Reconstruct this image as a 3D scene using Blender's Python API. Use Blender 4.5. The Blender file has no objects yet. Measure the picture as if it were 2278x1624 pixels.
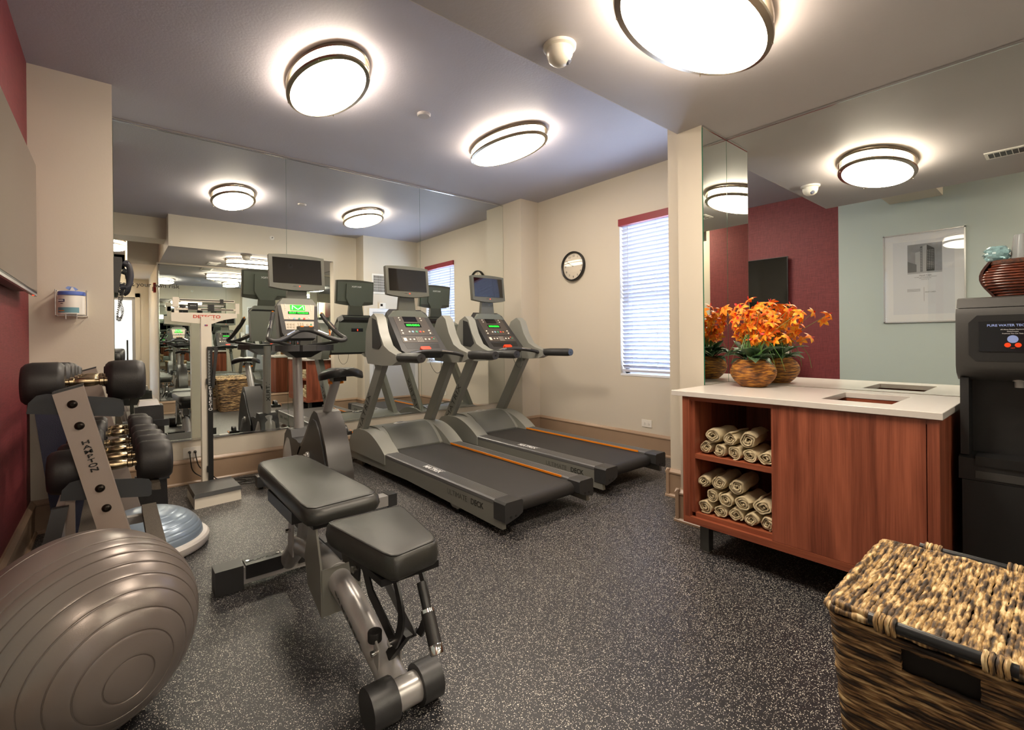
import bpy, bmesh, math, random
from mathutils import Vector, Matrix
random.seed(7)
R = math.radians
PI = math.pi
S = bpy.context.scene
C = S.collection

# ---------------------------------------------------------------- camera
FPX, U0, V0, YAW, ROLL, CAMH = 1046.96, 1112.64, 753.71, R(39.329), -0.010, 1.2
W, Hh = 2278.0, 1624.0
cam_d = bpy.data.cameras.new('camera')
cam = bpy.data.objects.new('camera', cam_d)
C.objects.link(cam)
_right = Vector((math.cos(YAW), -math.sin(YAW), ROLL)).normalized()
_fwd = Vector((math.sin(YAW), math.cos(YAW), 0))
_up = _right.cross(_fwd)
_m = Matrix((_right, _up, -_fwd)).transposed().to_4x4()
_m.translation = Vector((0, 0, CAMH))
cam.matrix_world = _m
cam_d.sensor_width = 36
cam_d.sensor_fit = 'HORIZONTAL'
cam_d.lens = FPX * 36 / W
cam_d.shift_x = (W / 2 - U0) / W
cam_d.shift_y = (V0 - Hh / 2) / W
cam_d.clip_start = 0.02
S.camera = cam

# ---------------------------------------------------------------- light and exposure
LAMP_E, SKY_E = 24.0, 8.0
S.view_settings.view_transform = 'Standard'
S.view_settings.look = 'None'
S.view_settings.gamma = 1
S.view_settings.use_curve_mapping = False
S.view_settings.exposure = 1.02
world = bpy.data.worlds.new('sky')
S.world = world
world.use_nodes = True
_bg = world.node_tree.nodes['Background']
_bg.inputs[0].default_value = (0.62, 0.76, 1.0, 1)
_bg.inputs[1].default_value = SKY_E
S.cycles.use_denoising = True
S.cycles.max_bounces = 9
S.cycles.diffuse_bounces = 4
S.cycles.glossy_bounces = 8
S.cycles.transmission_bounces = 6
S.cycles.sample_clamp_indirect = 8
S.cycles.caustics_reflective = True
S.cycles.caustics_refractive = False
S.cycles.blur_glossy = 0.5

# ---------------------------------------------------------------- materials
def lin(h):
    h = h.lstrip('#')
    v = [int(h[i:i + 2], 16) / 255 for i in (0, 2, 4)]
    return tuple((x / 12.92 if x <= 0.04045 else ((x + 0.055) / 1.055) ** 2.4) for x in v) + (1,)

MATS = {}
def mat(name, col, rough=0.5, metal=0.0, noise=None, bump=None, amt=0.12, coat=0.0, spec=0.5, stretch=(1, 1, 1), trans=0, alpha=1):
    """noise: scale of colour mottling; bump: (scale, strength)"""
    if name in MATS:
        return MATS[name]
    m = bpy.data.materials.new(name)
    m.use_nodes = True
    nt = m.node_tree
    b = nt.nodes['Principled BSDF']
    c = lin(col) if isinstance(col, str) else tuple(col) + (1,)
    b.inputs['Base Color'].default_value = c
    b.inputs['Roughness'].default_value = rough
    b.inputs['Metallic'].default_value = metal
    b.inputs['Coat Weight'].default_value = coat
    b.inputs['Specular IOR Level'].default_value = spec
    b.inputs['Transmission Weight'].default_value = trans
    tc = nt.nodes.new('ShaderNodeTexCoord')
    mp = nt.nodes.new('ShaderNodeMapping')
    mp.inputs['Scale'].default_value = stretch
    nt.links.new(tc.outputs['Object'], mp.inputs[0])
    if noise:
        n = nt.nodes.new('ShaderNodeTexNoise')
        n.inputs['Scale'].default_value = noise
        n.inputs['Detail'].default_value = 5
        nt.links.new(mp.outputs[0], n.inputs['Vector'])
        mx = nt.nodes.new('ShaderNodeMix')
        mx.data_type = 'RGBA'
        mx.inputs['A'].default_value = tuple(x * (1 - amt) for x in c[:3]) + (1,)
        mx.inputs['B'].default_value = tuple(min(1, x * (1 + amt)) for x in c[:3]) + (1,)
        nt.links.new(n.outputs['Fac'], mx.inputs['Factor'])
        nt.links.new(mx.outputs['Result'], b.inputs['Base Color'])
    if bump:
        n = nt.nodes.new('ShaderNodeTexNoise')
        n.inputs['Scale'].default_value = bump[0]
        n.inputs['Detail'].default_value = 4
        nt.links.new(mp.outputs[0], n.inputs['Vector'])
        bp = nt.nodes.new('ShaderNodeBump')
        bp.inputs['Strength'].default_value = bump[1]
        bp.inputs['Distance'].default_value = 0.004
        nt.links.new(n.outputs['Fac'], bp.inputs['Height'])
        nt.links.new(bp.outputs[0], b.inputs['Normal'])
    MATS[name] = m
    return m

def emit(name, col, s):
    if name in MATS:
        return MATS[name]
    m = bpy.data.materials.new(name)
    m.use_nodes = True
    nt = m.node_tree
    b = nt.nodes['Principled BSDF']
    b.inputs['Base Color'].default_value = lin(col)
    b.inputs['Emission Color'].default_value = lin(col)
    b.inputs['Emission Strength'].default_value = s
    MATS[name] = m
    return m

def wood_mat(name, c1, c2, rough=0.35, axis=2):
    m = bpy.data.materials.new(name)
    m.use_nodes = True
    nt = m.node_tree
    b = nt.nodes['Principled BSDF']
    tc = nt.nodes.new('ShaderNodeTexCoord')
    mp = nt.nodes.new('ShaderNodeMapping')
    s = [14, 14, 14]
    s[axis] = 0.9
    mp.inputs['Scale'].default_value = s
    nt.links.new(tc.outputs['Object'], mp.inputs[0])
    n1 = nt.nodes.new('ShaderNodeTexNoise')
    n1.inputs['Scale'].default_value = 1.0
    n1.inputs['Detail'].default_value = 6
    n1.inputs['Distortion'].default_value = 1.1
    nt.links.new(mp.outputs[0], n1.inputs['Vector'])
    mp2 = nt.nodes.new('ShaderNodeMapping')
    s2 = [240, 240, 240]
    s2[axis] = 6
    mp2.inputs['Scale'].default_value = s2
    nt.links.new(tc.outputs['Object'], mp2.inputs[0])
    n2 = nt.nodes.new('ShaderNodeTexNoise')
    n2.inputs['Scale'].default_value = 1.0
    nt.links.new(mp2.outputs[0], n2.inputs['Vector'])
    r = nt.nodes.new('ShaderNodeValToRGB')
    r.color_ramp.elements[0].position = 0.3
    r.color_ramp.elements[0].color = lin(c1)
    r.color_ramp.elements[1].position = 0.72
    r.color_ramp.elements[1].color = lin(c2)
    ad = nt.nodes.new('ShaderNodeMath')
    ad.operation = 'MULTIPLY_ADD'
    ad.inputs[1].default_value = 0.35
    nt.links.new(n2.outputs['Fac'], ad.inputs[0])
    sb = nt.nodes.new('ShaderNodeMath')
    sb.operation = 'SUBTRACT'
    sb.inputs[1].default_value = 0.17
    nt.links.new(n1.outputs['Fac'], sb.inputs[0])
    nt.links.new(sb.outputs[0], ad.inputs[2])
    nt.links.new(ad.outputs[0], r.inputs[0])
    nt.links.new(r.outputs[0], b.inputs['Base Color'])
    b.inputs['Roughness'].default_value = rough
    MATS[name] = m
    return m

def floor_mat():
    m = bpy.data.materials.new('speckled_rubber')
    m.use_nodes = True
    nt = m.node_tree
    b = nt.nodes['Principled BSDF']
    tc = nt.nodes.new('ShaderNodeTexCoord')
    dn = nt.nodes.new('ShaderNodeTexNoise')
    dn.inputs['Scale'].default_value = 130
    nt.links.new(tc.outputs['Object'], dn.inputs['Vector'])
    mx0 = nt.nodes.new('ShaderNodeMix')
    mx0.data_type = 'VECTOR'
    mx0.inputs['Factor'].default_value = 0.006
    nt.links.new(tc.outputs['Object'], mx0.inputs['A'])
    nt.links.new(dn.outputs['Color'], mx0.inputs['B'])
    prev = None
    for i, (sc, th, gate) in enumerate(((150, 0.26, 0.66), (260, 0.30, 0.60), (90, 0.17, 0.86))):
        v = nt.nodes.new('ShaderNodeTexVoronoi')
        v.inputs['Scale'].default_value = sc
        nt.links.new(mx0.outputs['Result'], v.inputs['Vector'])
        lt = nt.nodes.new('ShaderNodeMath')
        lt.operation = 'LESS_THAN'
        lt.inputs[1].default_value = th
        nt.links.new(v.outputs['Distance'], lt.inputs[0])
        sep = nt.nodes.new('ShaderNodeSeparateColor')
        nt.links.new(v.outputs['Color'], sep.inputs[0])
        gt = nt.nodes.new('ShaderNodeMath')
        gt.operation = 'GREATER_THAN'
        gt.inputs[1].default_value = gate
        nt.links.new(sep.outputs[0], gt.inputs[0])
        mu = nt.nodes.new('ShaderNodeMath')
        mu.operation = 'MULTIPLY'
        nt.links.new(lt.outputs[0], mu.inputs[0])
        nt.links.new(gt.outputs[0], mu.inputs[1])
        if prev is None:
            prev = mu
        else:
            a = nt.nodes.new('ShaderNodeMath')
            a.operation = 'MAXIMUM'
            nt.links.new(prev.outputs[0], a.inputs[0])
            nt.links.new(mu.outputs[0], a.inputs[1])
            prev = a
    n = nt.nodes.new('ShaderNodeTexNoise')
    n.inputs['Scale'].default_value = 60
    nt.links.new(tc.outputs['Object'], n.inputs['Vector'])
    mb = nt.nodes.new('ShaderNodeMix')
    mb.data_type = 'RGBA'
    mb.inputs['A'].default_value = lin('#19191c')
    mb.inputs['B'].default_value = lin('#2c2c31')
    nt.links.new(n.outputs['Fac'], mb.inputs['Factor'])
    mx = nt.nodes.new('ShaderNodeMix')
    mx.data_type = 'RGBA'
    mx.inputs['B'].default_value = lin('#e4dfd4')
    nt.links.new(prev.outputs[0], mx.inputs['Factor'])
    nt.links.new(mb.outputs['Result'], mx.inputs['A'])
    nt.links.new(mx.outputs['Result'], b.inputs['Base Color'])
    b.inputs['Roughness'].default_value = 0.42
    bp = nt.nodes.new('ShaderNodeBump')
    bp.inputs['Strength'].default_value = 0.35
    bp.inputs['Distance'].default_value = 0.002
    n3 = nt.nodes.new('ShaderNodeTexNoise')
    n3.inputs['Scale'].default_value = 220
    nt.links.new(tc.outputs['Object'], n3.inputs['Vector'])
    nt.links.new(n3.outputs['Fac'], bp.inputs['Height'])
    nt.links.new(bp.outputs[0], b.inputs['Normal'])
    MATS['floor'] = m
    return m

def fabric_wall_mat(name, c1, c2):
    m = bpy.data.materials.new(name)
    m.use_nodes = True
    nt = m.node_tree
    b = nt.nodes['Principled BSDF']
    tc = nt.nodes.new('ShaderNodeTexCoord')
    prev = None
    for sc in ((1, 500, 14), (1, 14, 500)):
        mp = nt.nodes.new('ShaderNodeMapping')
        mp.inputs['Scale'].default_value = sc
        nt.links.new(tc.outputs['Object'], mp.inputs[0])
        n = nt.nodes.new('ShaderNodeTexNoise')
        n.inputs['Scale'].default_value = 1
        nt.links.new(mp.outputs[0], n.inputs['Vector'])
        if prev is None:
            prev = n.outputs['Fac']
        else:
            a = nt.nodes.new('ShaderNodeMath')
            a.operation = 'ADD'
            nt.links.new(prev, a.inputs[0])
            nt.links.new(n.outputs['Fac'], a.inputs[1])
            prev = a.outputs[0]
    r = nt.nodes.new('ShaderNodeMapRange')
    r.inputs['From Min'].default_value = 0.75
    r.inputs['From Max'].default_value = 1.25
    nt.links.new(prev, r.inputs[0])
    mx = nt.nodes.new('ShaderNodeMix')
    mx.data_type = 'RGBA'
    mx.inputs['A'].default_value = lin(c1)
    mx.inputs['B'].default_value = lin(c2)
    nt.links.new(r.outputs[0], mx.inputs['Factor'])
    nt.links.new(mx.outputs['Result'], b.inputs['Base Color'])
    b.inputs['Roughness'].default_value = 0.6
    MATS[name] = m
    return m

def straw_mat(name, cols, scale=60, rough=0.6, stretch=(1, 1, 1)):
    m = bpy.data.materials.new(name)
    m.use_nodes = True
    nt = m.node_tree
    b = nt.nodes['Principled BSDF']
    tc = nt.nodes.new('ShaderNodeTexCoord')
    mp = nt.nodes.new('ShaderNodeMapping')
    mp.inputs['Scale'].default_value = stretch
    nt.links.new(tc.outputs['Object'], mp.inputs[0])
    n = nt.nodes.new('ShaderNodeTexNoise')
    n.inputs['Scale'].default_value = scale
    n.inputs['Detail'].default_value = 3
    nt.links.new(mp.outputs[0], n.inputs['Vector'])
    r = nt.nodes.new('ShaderNodeValToRGB')
    els = r.color_ramp.elements
    while len(els) < len(cols):
        els.new(0.5)
    for i, c in enumerate(cols):
        els[i].position = 0.32 + 0.36 * i / (len(cols) - 1)
        els[i].color = lin(c)
    nt.links.new(n.outputs['Fac'], r.inputs[0])
    nt.links.new(r.outputs[0], b.inputs['Base Color'])
    b.inputs['Roughness'].default_value = rough
    MATS[name] = m
    return m

CREAM = mat('cream_paint', '#cfc6b6', 0.55, bump=(90, 0.08), noise=1.5, amt=0.03)
CEIL = mat('lavender_grey_paint', '#b3b1bb', 0.6, bump=(60, 0.25), noise=2.0, amt=0.05)
SOFF = mat('ceiling_paint_warm_lit', '#b2adad', 0.6, bump=(60, 0.15), noise=2.0, amt=0.05)  # same paint as the ceiling, with warm lamplight put into the colour
GREEN = mat('grey_green_paint', '#b0bbb8', 0.55, bump=(90, 0.08))
TAN = mat('tan_gloss_paint', '#a18871', 0.3, bump=(25, 0.2), noise=8, amt=0.08)
FLOOR = floor_mat()
RED = fabric_wall_mat('burgundy_wallcovering', '#5e1d20', '#843439')
MIRROR = mat('mirror_silver', (0.86, 0.90, 0.875), 0.0, 1.0)
GLASSEDGE = mat('mirror_glass_edge', '#2f6b55', 0.15)
CHROME = mat('chrome', '#dadada', 0.12, 1.0)
NICKEL = mat('brushed_nickel', '#a89c8c', 0.28, 1.0)
WHITEP = mat('white_plastic', '#e6e2da', 0.35)
WHITEM = mat('white_metal', '#e3dccd', 0.3, noise=14, amt=0.04)
BLACKP = mat('black_plastic', '#1b1b1c', 0.4, noise=30, amt=0.2)
CHARP = mat('charcoal_plastic', '#333334', 0.42, bump=(400, 0.1))
GREYP = mat('grey_plastic', '#56574f', 0.4, bump=(500, 0.08))
GREYM = mat('grey_metal_paint', '#83837c', 0.33, 0.15, bump=(300, 0.05))
SILVM = mat('silver_metal_paint', '#aba9a7', 0.28, 0.25, bump=(300, 0.05))
SCREEN = mat('black_screen_glass', '#08080a', 0.04, coat=0.6)
RUBBER = mat('black_rubber', '#242222', 0.5, bump=(200, 0.1))
WOOD = wood_mat('cherry_veneer_upright', '#6c3524', '#ab6046')
WOODH = wood_mat('cherry_veneer_edge', '#7a3d2a', '#a65d40', axis=1)
STONE = mat('white_stone', '#d6d0ca', 0.2, noise=30, amt=0.03)
TOWEL = mat('cream_terry', '#d9c9a6', 0.95, bump=(420, 0.9), noise=90, amt=0.12, spec=0.1)
GREENLED = emit('green_led', '#18ff2a', 1.6)
REDLED = emit('red_led', '#ff2a10', 3.0)
LAMPM = emit('frosted_lamp_acrylic', '#ffeed8', LAMP_E)
INK = mat('black_ink', '#151515', 0.5)
WHITEINK = mat('white_ink', '#e8e8e8', 0.5)

# ---------------------------------------------------------------- mesh helpers
class B:
    def __init__(s):
        s.bm = bmesh.new()
    def _fin(s, verts, bev, seg=2, ang=30):
        if bev > 0:
            es = set()
            for v in verts:
                for e in v.link_edges:
                    if len(e.link_faces) == 2 and e.calc_face_angle(0) > R(ang):
                        es.add(e)
            bmesh.ops.bevel(s.bm, geom=list(es), offset=bev, segments=seg, profile=0.5, affect='EDGES', clamp_overlap=True)
    def box(s, x0, x1, y0, y1, z0, z1, bev=0, seg=2, M=None):
        co = [(x, y, z) for x in (x0, x1) for y in (y0, y1) for z in (z0, z1)]
        v = [s.bm.verts.new(M @ Vector(c) if M else c) for c in co]
        for f in ((0, 1, 3, 2), (4, 6, 7, 5), (0, 4, 5, 1), (2, 3, 7, 6), (0, 2, 6, 4), (1, 5, 7, 3)):
            s.bm.faces.new([v[i] for i in f])
        s._fin(v, bev, seg)
        return s
    def hexa(s, bot, top, bev=0, seg=2):
        """8 corner hexahedron: bot and top are 4 points each, same winding"""
        v = [s.bm.verts.new(c) for c in list(bot) + list(top)]
        s.bm.faces.new([v[3], v[2], v[1], v[0]])
        s.bm.faces.new([v[4], v[5], v[6], v[7]])
        for i in range(4):
            j = (i + 1) % 4
            s.bm.faces.new([v[i], v[j], v[4 + j], v[4 + i]])
        s._fin(v, bev, seg)
        return s
    def prism(s, pts, ax, a0, a1, bev=0, seg=2, M=None, ang=30):
        """pts: 2D polygon; ax 'x': pts=(y,z); 'y': pts=(x,z); 'z': pts=(x,y)"""
        def mk(p, a):
            c = {'x': (a, p[0], p[1]), 'y': (p[0], a, p[1]), 'z': (p[0], p[1], a)}[ax]
            return M @ Vector(c) if M else c
        v0 = [s.bm.verts.new(mk(p, a0)) for p in pts]
        v1 = [s.bm.verts.new(mk(p, a1)) for p in pts]
        n = len(pts)
        s.bm.faces.new(v0)
        s.bm.faces.new(v1[::-1])
        for i in range(n):
            j = (i + 1) % n
            s.bm.faces.new([v0[j], v0[i], v1[i], v1[j]])
        s._fin(v0 + v1, bev, seg, ang)
        return s
    def tube(s, path, r, n=10, closed=False, caps=True, flat=None, up=None):
        """sweep; r number or list; flat=(a,b) multiplies the two radii"""
        P = [Vector(p) for p in path]
        N = len(P)
        rs = r if isinstance(r, (list, tuple)) else [r] * N
        fa, fb = flat or (1, 1)
        rings = []
        prev = None
        for i, p in enumerate(P):
            if closed:
                t = (P[(i + 1) % N] - P[i - 1]).normalized()
            else:
                t = (P[min(i + 1, N - 1)] - P[max(i - 1, 0)]).normalized()
            if up is not None:
                a = Vector(up)
            elif prev is None:
                a = Vector((0, 0, 1)) if abs(t.z) < 0.9 else Vector((1, 0, 0))
            else:
                a = prev
            a = (a - t * a.dot(t)).normalized()
            prev = a
            b = t.cross(a)
            rings.append([s.bm.verts.new(p + (a * math.cos(2 * PI * k / n) * fa + b * math.sin(2 * PI * k / n) * fb) * rs[i]) for k in range(n)])
        for i in range(N if closed else N - 1):
            A, Bq = rings[i], rings[(i + 1) % N]
            for k in range(n):
                s.bm.faces.new([A[k], A[(k + 1) % n], Bq[(k + 1) % n], Bq[k]])
        if caps and not closed:
            s.bm.faces.new(rings[0][::-1])
            s.bm.faces.new(rings[-1])
        return s
    def cyl(s, p0, p1, r, n=20, r2=None, bev=0):
        P0, P1 = Vector(p0), Vector(p1)
        L = (P1 - P0).length
        r2 = r if r2 is None else r2
        if bev:
            t = (P1 - P0).normalized()
            ps = [P0, P0 + t * bev * .3, P0 + t * bev, P1 - t * bev, P1 - t * bev * .3, P1]
            return s.tube(ps, [r - bev, r - bev * .3, r, r2, r2 - bev * .3, r2 - bev], n)
        return s.tube([P0, P1], [r, r2], n)
    def lathe(s, prof, M=None, n=32):
        """prof list of (r,z) about z"""
        rings = []
        for (r, z) in prof:
            if r < 1e-6:
                c = Vector((0, 0, z))
                rings.append([s.bm.verts.new(M @ c if M else c)])
            else:
                rings.append([s.bm.verts.new((M @ Vector((r * math.cos(2 * PI * k / n), r * math.sin(2 * PI * k / n), z))) if M else (r * math.cos(2 * PI * k / n), r * math.sin(2 * PI * k / n), z)) for k in range(n)])
        for a, b in zip(rings[:-1], rings[1:]):
            for k in range(n):
                if len(a) == 1 and len(b) == 1:
                    continue
                if len(a) == 1:
                    s.bm.faces.new([a[0], b[(k + 1) % n], b[k]])
                elif len(b) == 1:
                    s.bm.faces.new([a[k], a[(k + 1) % n], b[0]])
                else:
                    s.bm.faces.new([a[k], a[(k + 1) % n], b[(k + 1) % n], b[k]])
        return s
    def quad(s, *pts):
        s.bm.faces.new([s.bm.verts.new(p) for p in pts])
        return s
    def grid(s, rows, closed=False):
        vs = [[s.bm.verts.new(p) for p in r] for r in rows]
        m = len(rows[0])
        for a, b in zip(vs[:-1], vs[1:]):
            for k in range(m if closed else m - 1):
                s.bm.faces.new([a[k], a[(k + 1) % m], b[(k + 1) % m], b[k]])
        return s
    def done(s, name, m, parent=None, smooth=35, sub=0, kind=None):
        bmesh.ops.recalc_face_normals(s.bm, faces=s.bm.faces)
        me = bpy.data.meshes.new(name)
        s.bm.to_mesh(me)
        s.bm.free()
        me.materials.append(m)
        if smooth:
            me.shade_smooth()
            me.set_sharp_from_angle(angle=R(smooth))
        o = bpy.data.objects.new(name, me)
        C.objects.link(o)
        if parent:
            o.parent = parent
        if sub:
            md = o.modifiers.new('sub', 'SUBSURF')
            md.levels = sub
            md.render_levels = sub
        if kind:
            o['kind'] = kind
        return o

def thing(name, label, cat, loc=(0, 0, 0), rotz=0, group=None):
    o = bpy.data.objects.new(name, None)
    C.objects.link(o)
    o.location = loc
    o.rotation_euler = (0, 0, rotz)
    o['label'] = label
    o['category'] = cat
    if group:
        o['group'] = group
    return o

def tag(o, label, cat, group=None):
    o['label'] = label
    o['category'] = cat
    if group:
        o['group'] = group
    return o

def dup(root, loc, label, rotz=None):
    r = root.copy()
    C.objects.link(r)
    r.location = loc
    if rotz is not None:
        r.rotation_euler = (0, 0, rotz)
    r['label'] = label
    for ch in list(root.children):
        c = ch.copy()
        C.objects.link(c)
        c.parent = r
        for g in list(ch.children):
            d = g.copy()
            C.objects.link(d)
            d.parent = c
    return r

def frame(o, xdir, ydir):
    x = Vector(xdir).normalized()
    y = Vector(ydir)
    y = (y - x * y.dot(x)).normalized()
    z = x.cross(y)
    m = Matrix((x, y, z)).transposed().to_4x4()
    m.translation = Vector(o)
    return m

def text(s, size, m, parent, o, xdir, ydir, ext=0.0006, name='lettering', align='CENTER', sx=1.0, bold=0.0, sp=1.0):
    cu = bpy.data.curves.new('t', 'FONT')
    cu.body = s
    cu.size = size
    cu.extrude = ext
    cu.offset = bold
    cu.space_character = sp
    cu.align_x = align
    cu.align_y = 'CENTER'
    cu.resolution_u = 3
    ob = bpy.data.objects.new('t', cu)
    C.objects.link(ob)
    dg = bpy.context.evaluated_depsgraph_get()
    me = bpy.data.meshes.new_from_object(ob.evaluated_get(dg))
    bpy.data.objects.remove(ob)
    me.transform(frame(o, xdir, ydir) @ Matrix.Diagonal((sx, 1, 1, 1)))
    me.materials.clear()
    me.materials.append(m)
    q = bpy.data.objects.new(name, me)
    C.objects.link(q)
    if parent:
        q.parent = parent
    return q

def bez(pts, n=10):
    """Catmull-Rom through pts"""
    P = [Vector(p) for p in pts]
    P = [P[0] * 2 - P[1]] + P + [P[-1] * 2 - P[-2]]
    out = []
    for i in range(1, len(P) - 2):
        for k in range(n):
            t = k / n
            a, b, c, d = P[i - 1], P[i], P[i + 1], P[i + 2]
            out.append(0.5 * ((2 * b) + (c - a) * t + (2 * a - 5 * b + 4 * c - d) * t * t + (3 * b - a - 3 * c + d) * t ** 3))
    out.append(P[-2])
    return out

# ---------------------------------------------------------------- the room
H, HS = 2.965, 2.526
XL, XW, YM = -0.416, 4.275, 4.762
YCL, XCL, XC, YC = 4.163, -0.002, 3.97, 4.413
XN, YS, XB, YF, YR, XM = 2.854, 1.636, 3.251, 1.944, 1.474, 3.175
XS, YB, XP, YD = 0.584, -0.1, 0.55, -2.6
ST = 'structure'
B().box(-0.56, 4.46, -4.6, 4.92, -0.1, 0).done('floor', FLOOR, kind=ST)
B().box(-1.6, 4.46, -4.6, 4.92, H, H + 0.1).done('ceiling', CEIL, kind=ST)
B().box(XS, XN, YB - 0.1, YS, HS, H).box(XN, 3.35, YB - 0.1, YR, HS, H).done('ceiling_soffit', SOFF, kind=ST)
B().box(XS - .002, XN, YS, YS + .003, HS, H).box(XS - .003, XS, YB - .1, YS + .003, HS, H).done('wall_soffit', CREAM, kind=ST)
B().box(XL, XS, 0.87, 1.31, 2.668, H).done('ceiling_beam', CREAM, kind=ST)
B().box(0.17, XS, YD, YB - 0.1, 2.49, H).done('ceiling_duct', CREAM, kind=ST)
B().box(-0.56, XL, 1.798, 4.92, 0, H).done('wall_left', RED, kind=ST)
B().box(-0.56, XL, 0.29, 1.798, 0, H).done('wall_left', GREEN, kind=ST)
B().box(-0.56, XL, -.45, 0.29, 0, H).done('wall_left', RED, kind=ST)
B().box(-0.56, XL, YD, -.45, 0, H).done('wall_left', CREAM, kind=ST)
B().box(XL, XW, YM + 0.006, 4.92, 0, H).done('wall_back', CREAM, kind=ST)
B().box(XL, XCL, YCL, YM + 0.006, 0, H).done('wall_back', CREAM, kind=ST)
B().box(XC, XW, YC, YM + 0.006, 0, H).done('wall_back', CREAM, kind=ST)
WY0, WY1, WZ0, WZ1 = 2.25, 3.143, 0.80, 2.485
b = B()
b.box(XW, 4.46, YF, WY0, 0, H).box(XW, 4.46, WY1, 4.92, 0, H)
b.box(XW, 4.46, WY0, WY1, 0, WZ0).box(XW, 4.46, WY0, WY1, WZ1, H)
b.done('wall_right', CREAM, kind=ST)
B().box(XN, XB, YR, YS, 0, H).box(XB, 4.46, YR, YF, 0, H).done('wall_right', CREAM, kind=ST)
B().box(XM + 0.006, XB, YB - 0.1, YR, 0, HS).done('wall_right', CREAM, kind=ST)
B().box(XP, XB, YB - 0.12, YB - 0.006, 0, HS).done('wall_front', CREAM, kind=ST)
B().box(XP, XP + 0.12, YD, YB - 0.12, 0, H).done('wall_front', CREAM, kind=ST)
b = B()
b.box(XL, -0.36, YD - 0.1, YD, 0, H).box(0.33, XP + 0.12, YD - 0.1, YD, 0, H).box(-0.36, 0.33, YD - 0.1, YD, 2.12, H)
b.done('wall_front', CREAM, kind=ST)
HALLW = mat('hall_white_paint', '#e8e6e0', 0.6)
b = B()
b.box(-1.5, -1.4, -4.6, YD - 0.1, 0, H).box(1.7, 1.8, -4.6, YD - 0.1, 0, H).box(-1.5, 1.8, -4.6, -4.5, 0, H)
b.box(-1.5, XL, YD - 0.11, YD, 0, H).box(XP + 0.12, 1.8, YD - 0.11, YD, 0, H).box(XL, XP + 0.12, YD - 0.1, YD, 2.668, H)
b.done('wall_hall', HALLW, kind=ST)

def baseboard(side, p0, p1, nx, ny):
    """runs p0 to p1 on a wall whose outward normal is (nx,ny)"""
    prof = [(0, 0), (0.034, 0), (0.034, 0.012), (0.026, 0.022), (0.02, 0.024), (0.02, 0.172), (0.027, 0.178), (0.027, 0.188), (0.016, 0.2), (0.01, 0.209), (0, 0.209)]
    b = B()
    a = [b.bm.verts.new((p0[0] + nx * d, p0[1] + ny * d, z)) for d, z in prof]
    c = [b.bm.verts.new((p1[0] + nx * d, p1[1] + ny * d, z)) for d, z in prof]
    for i in range(len(prof)):
        j = (i + 1) % len(prof)
        b.bm.faces.new([a[i], a[j], c[j], c[i]])
    b.bm.faces.new(a)
    b.bm.faces.new(c[::-1])
    return b.done('baseboard_' + side, TAN, kind=ST, smooth=25)
g = 0.03
baseboard('back', (XCL, YM), (XC, YM), 0, -1)
baseboard('back', (XL, YCL), (XCL + g, YCL), 0, -1)
baseboard('back', (XCL, YCL - g), (XCL, YM), 1, 0)
baseboard('back', (XC, YC - g), (XC, YM), -1, 0)
baseboard('back', (XC - g, YC), (XW, YC), 0, -1)
baseboard('right', (XW, YF), (XW, YC), -1, 0)
baseboard('right', (XB - g, YF), (XW, YF), 0, 1)
baseboard('right', (XB, YS), (XB, YF + g), -1, 0)
baseboard('right', (XN - g, YS), (XB, YS), 0, 1)
baseboard('right', (XN, YR), (XN, YS + g), -1, 0)
baseboard('left', (XL, YD), (XL, YCL), 1, 0)
baseboard('front', (XP - g, YB - 0.006), (XM, YB - 0.006), 0, 1)
baseboard('front', (XP, YD), (XP, YB + g), -1, 0)
B().box(XL, -0.36, YD, YD + 0.02, 0, 2.12).box(0.33, 0.41, YD, YD + 0.02, 0, 2.2).box(XL, 0.41, YD, YD + 0.02, 2.12, 2.2).done('trim_1', CREAM, kind=ST)

# window: frame, panes, blinds
FRAMEW = mat('white_window_paint', '#e9ebf0', 0.4)
b = B()
xg = XW + 0.12
for (y0, y1, z0, z1) in ((WY0, WY0 + .05, WZ0, WZ1), (WY1 - .05, WY1, WZ0, WZ1), (WY0, WY1, WZ0, WZ0 + .06), (WY0, WY1, WZ1 - .05, WZ1), (WY0, WY1, 1.60, 1.65)):
    b.box(xg - .03, xg + .03, y0, y1, z0, z1)
win = b.done('window_1', FRAMEW, kind=ST)
gm = bpy.data.materials.new('window_glass')
gm.use_nodes = True
_n = gm.node_tree
_gl = _n.nodes.new('ShaderNodeBsdfGlossy')
_gl.inputs['Roughness'].default_value = 0.02
_tr = _n.nodes.new('ShaderNodeBsdfTransparent')
_mx = _n.nodes.new('ShaderNodeMixShader')
_mx.inputs[0].default_value = 0.08
_n.links.new(_tr.outputs[0], _mx.inputs[1])
_n.links.new(_gl.outputs[0], _mx.inputs[2])
_n.links.new(_mx.outputs[0], _n.nodes['Material Output'].inputs[0])
GLASS = gm
B().box(xg - .003, xg + .003, WY0 + .04, WY1 - .04, WZ0 + .05, WZ1 - .04).done('pane', GLASS, win)
B().box(XW - 0.004, XW + .09, WY0, WY1, WZ0 - 0.01, WZ0 + 0.01, bev=.003).done('sill', FRAMEW, win)

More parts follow.
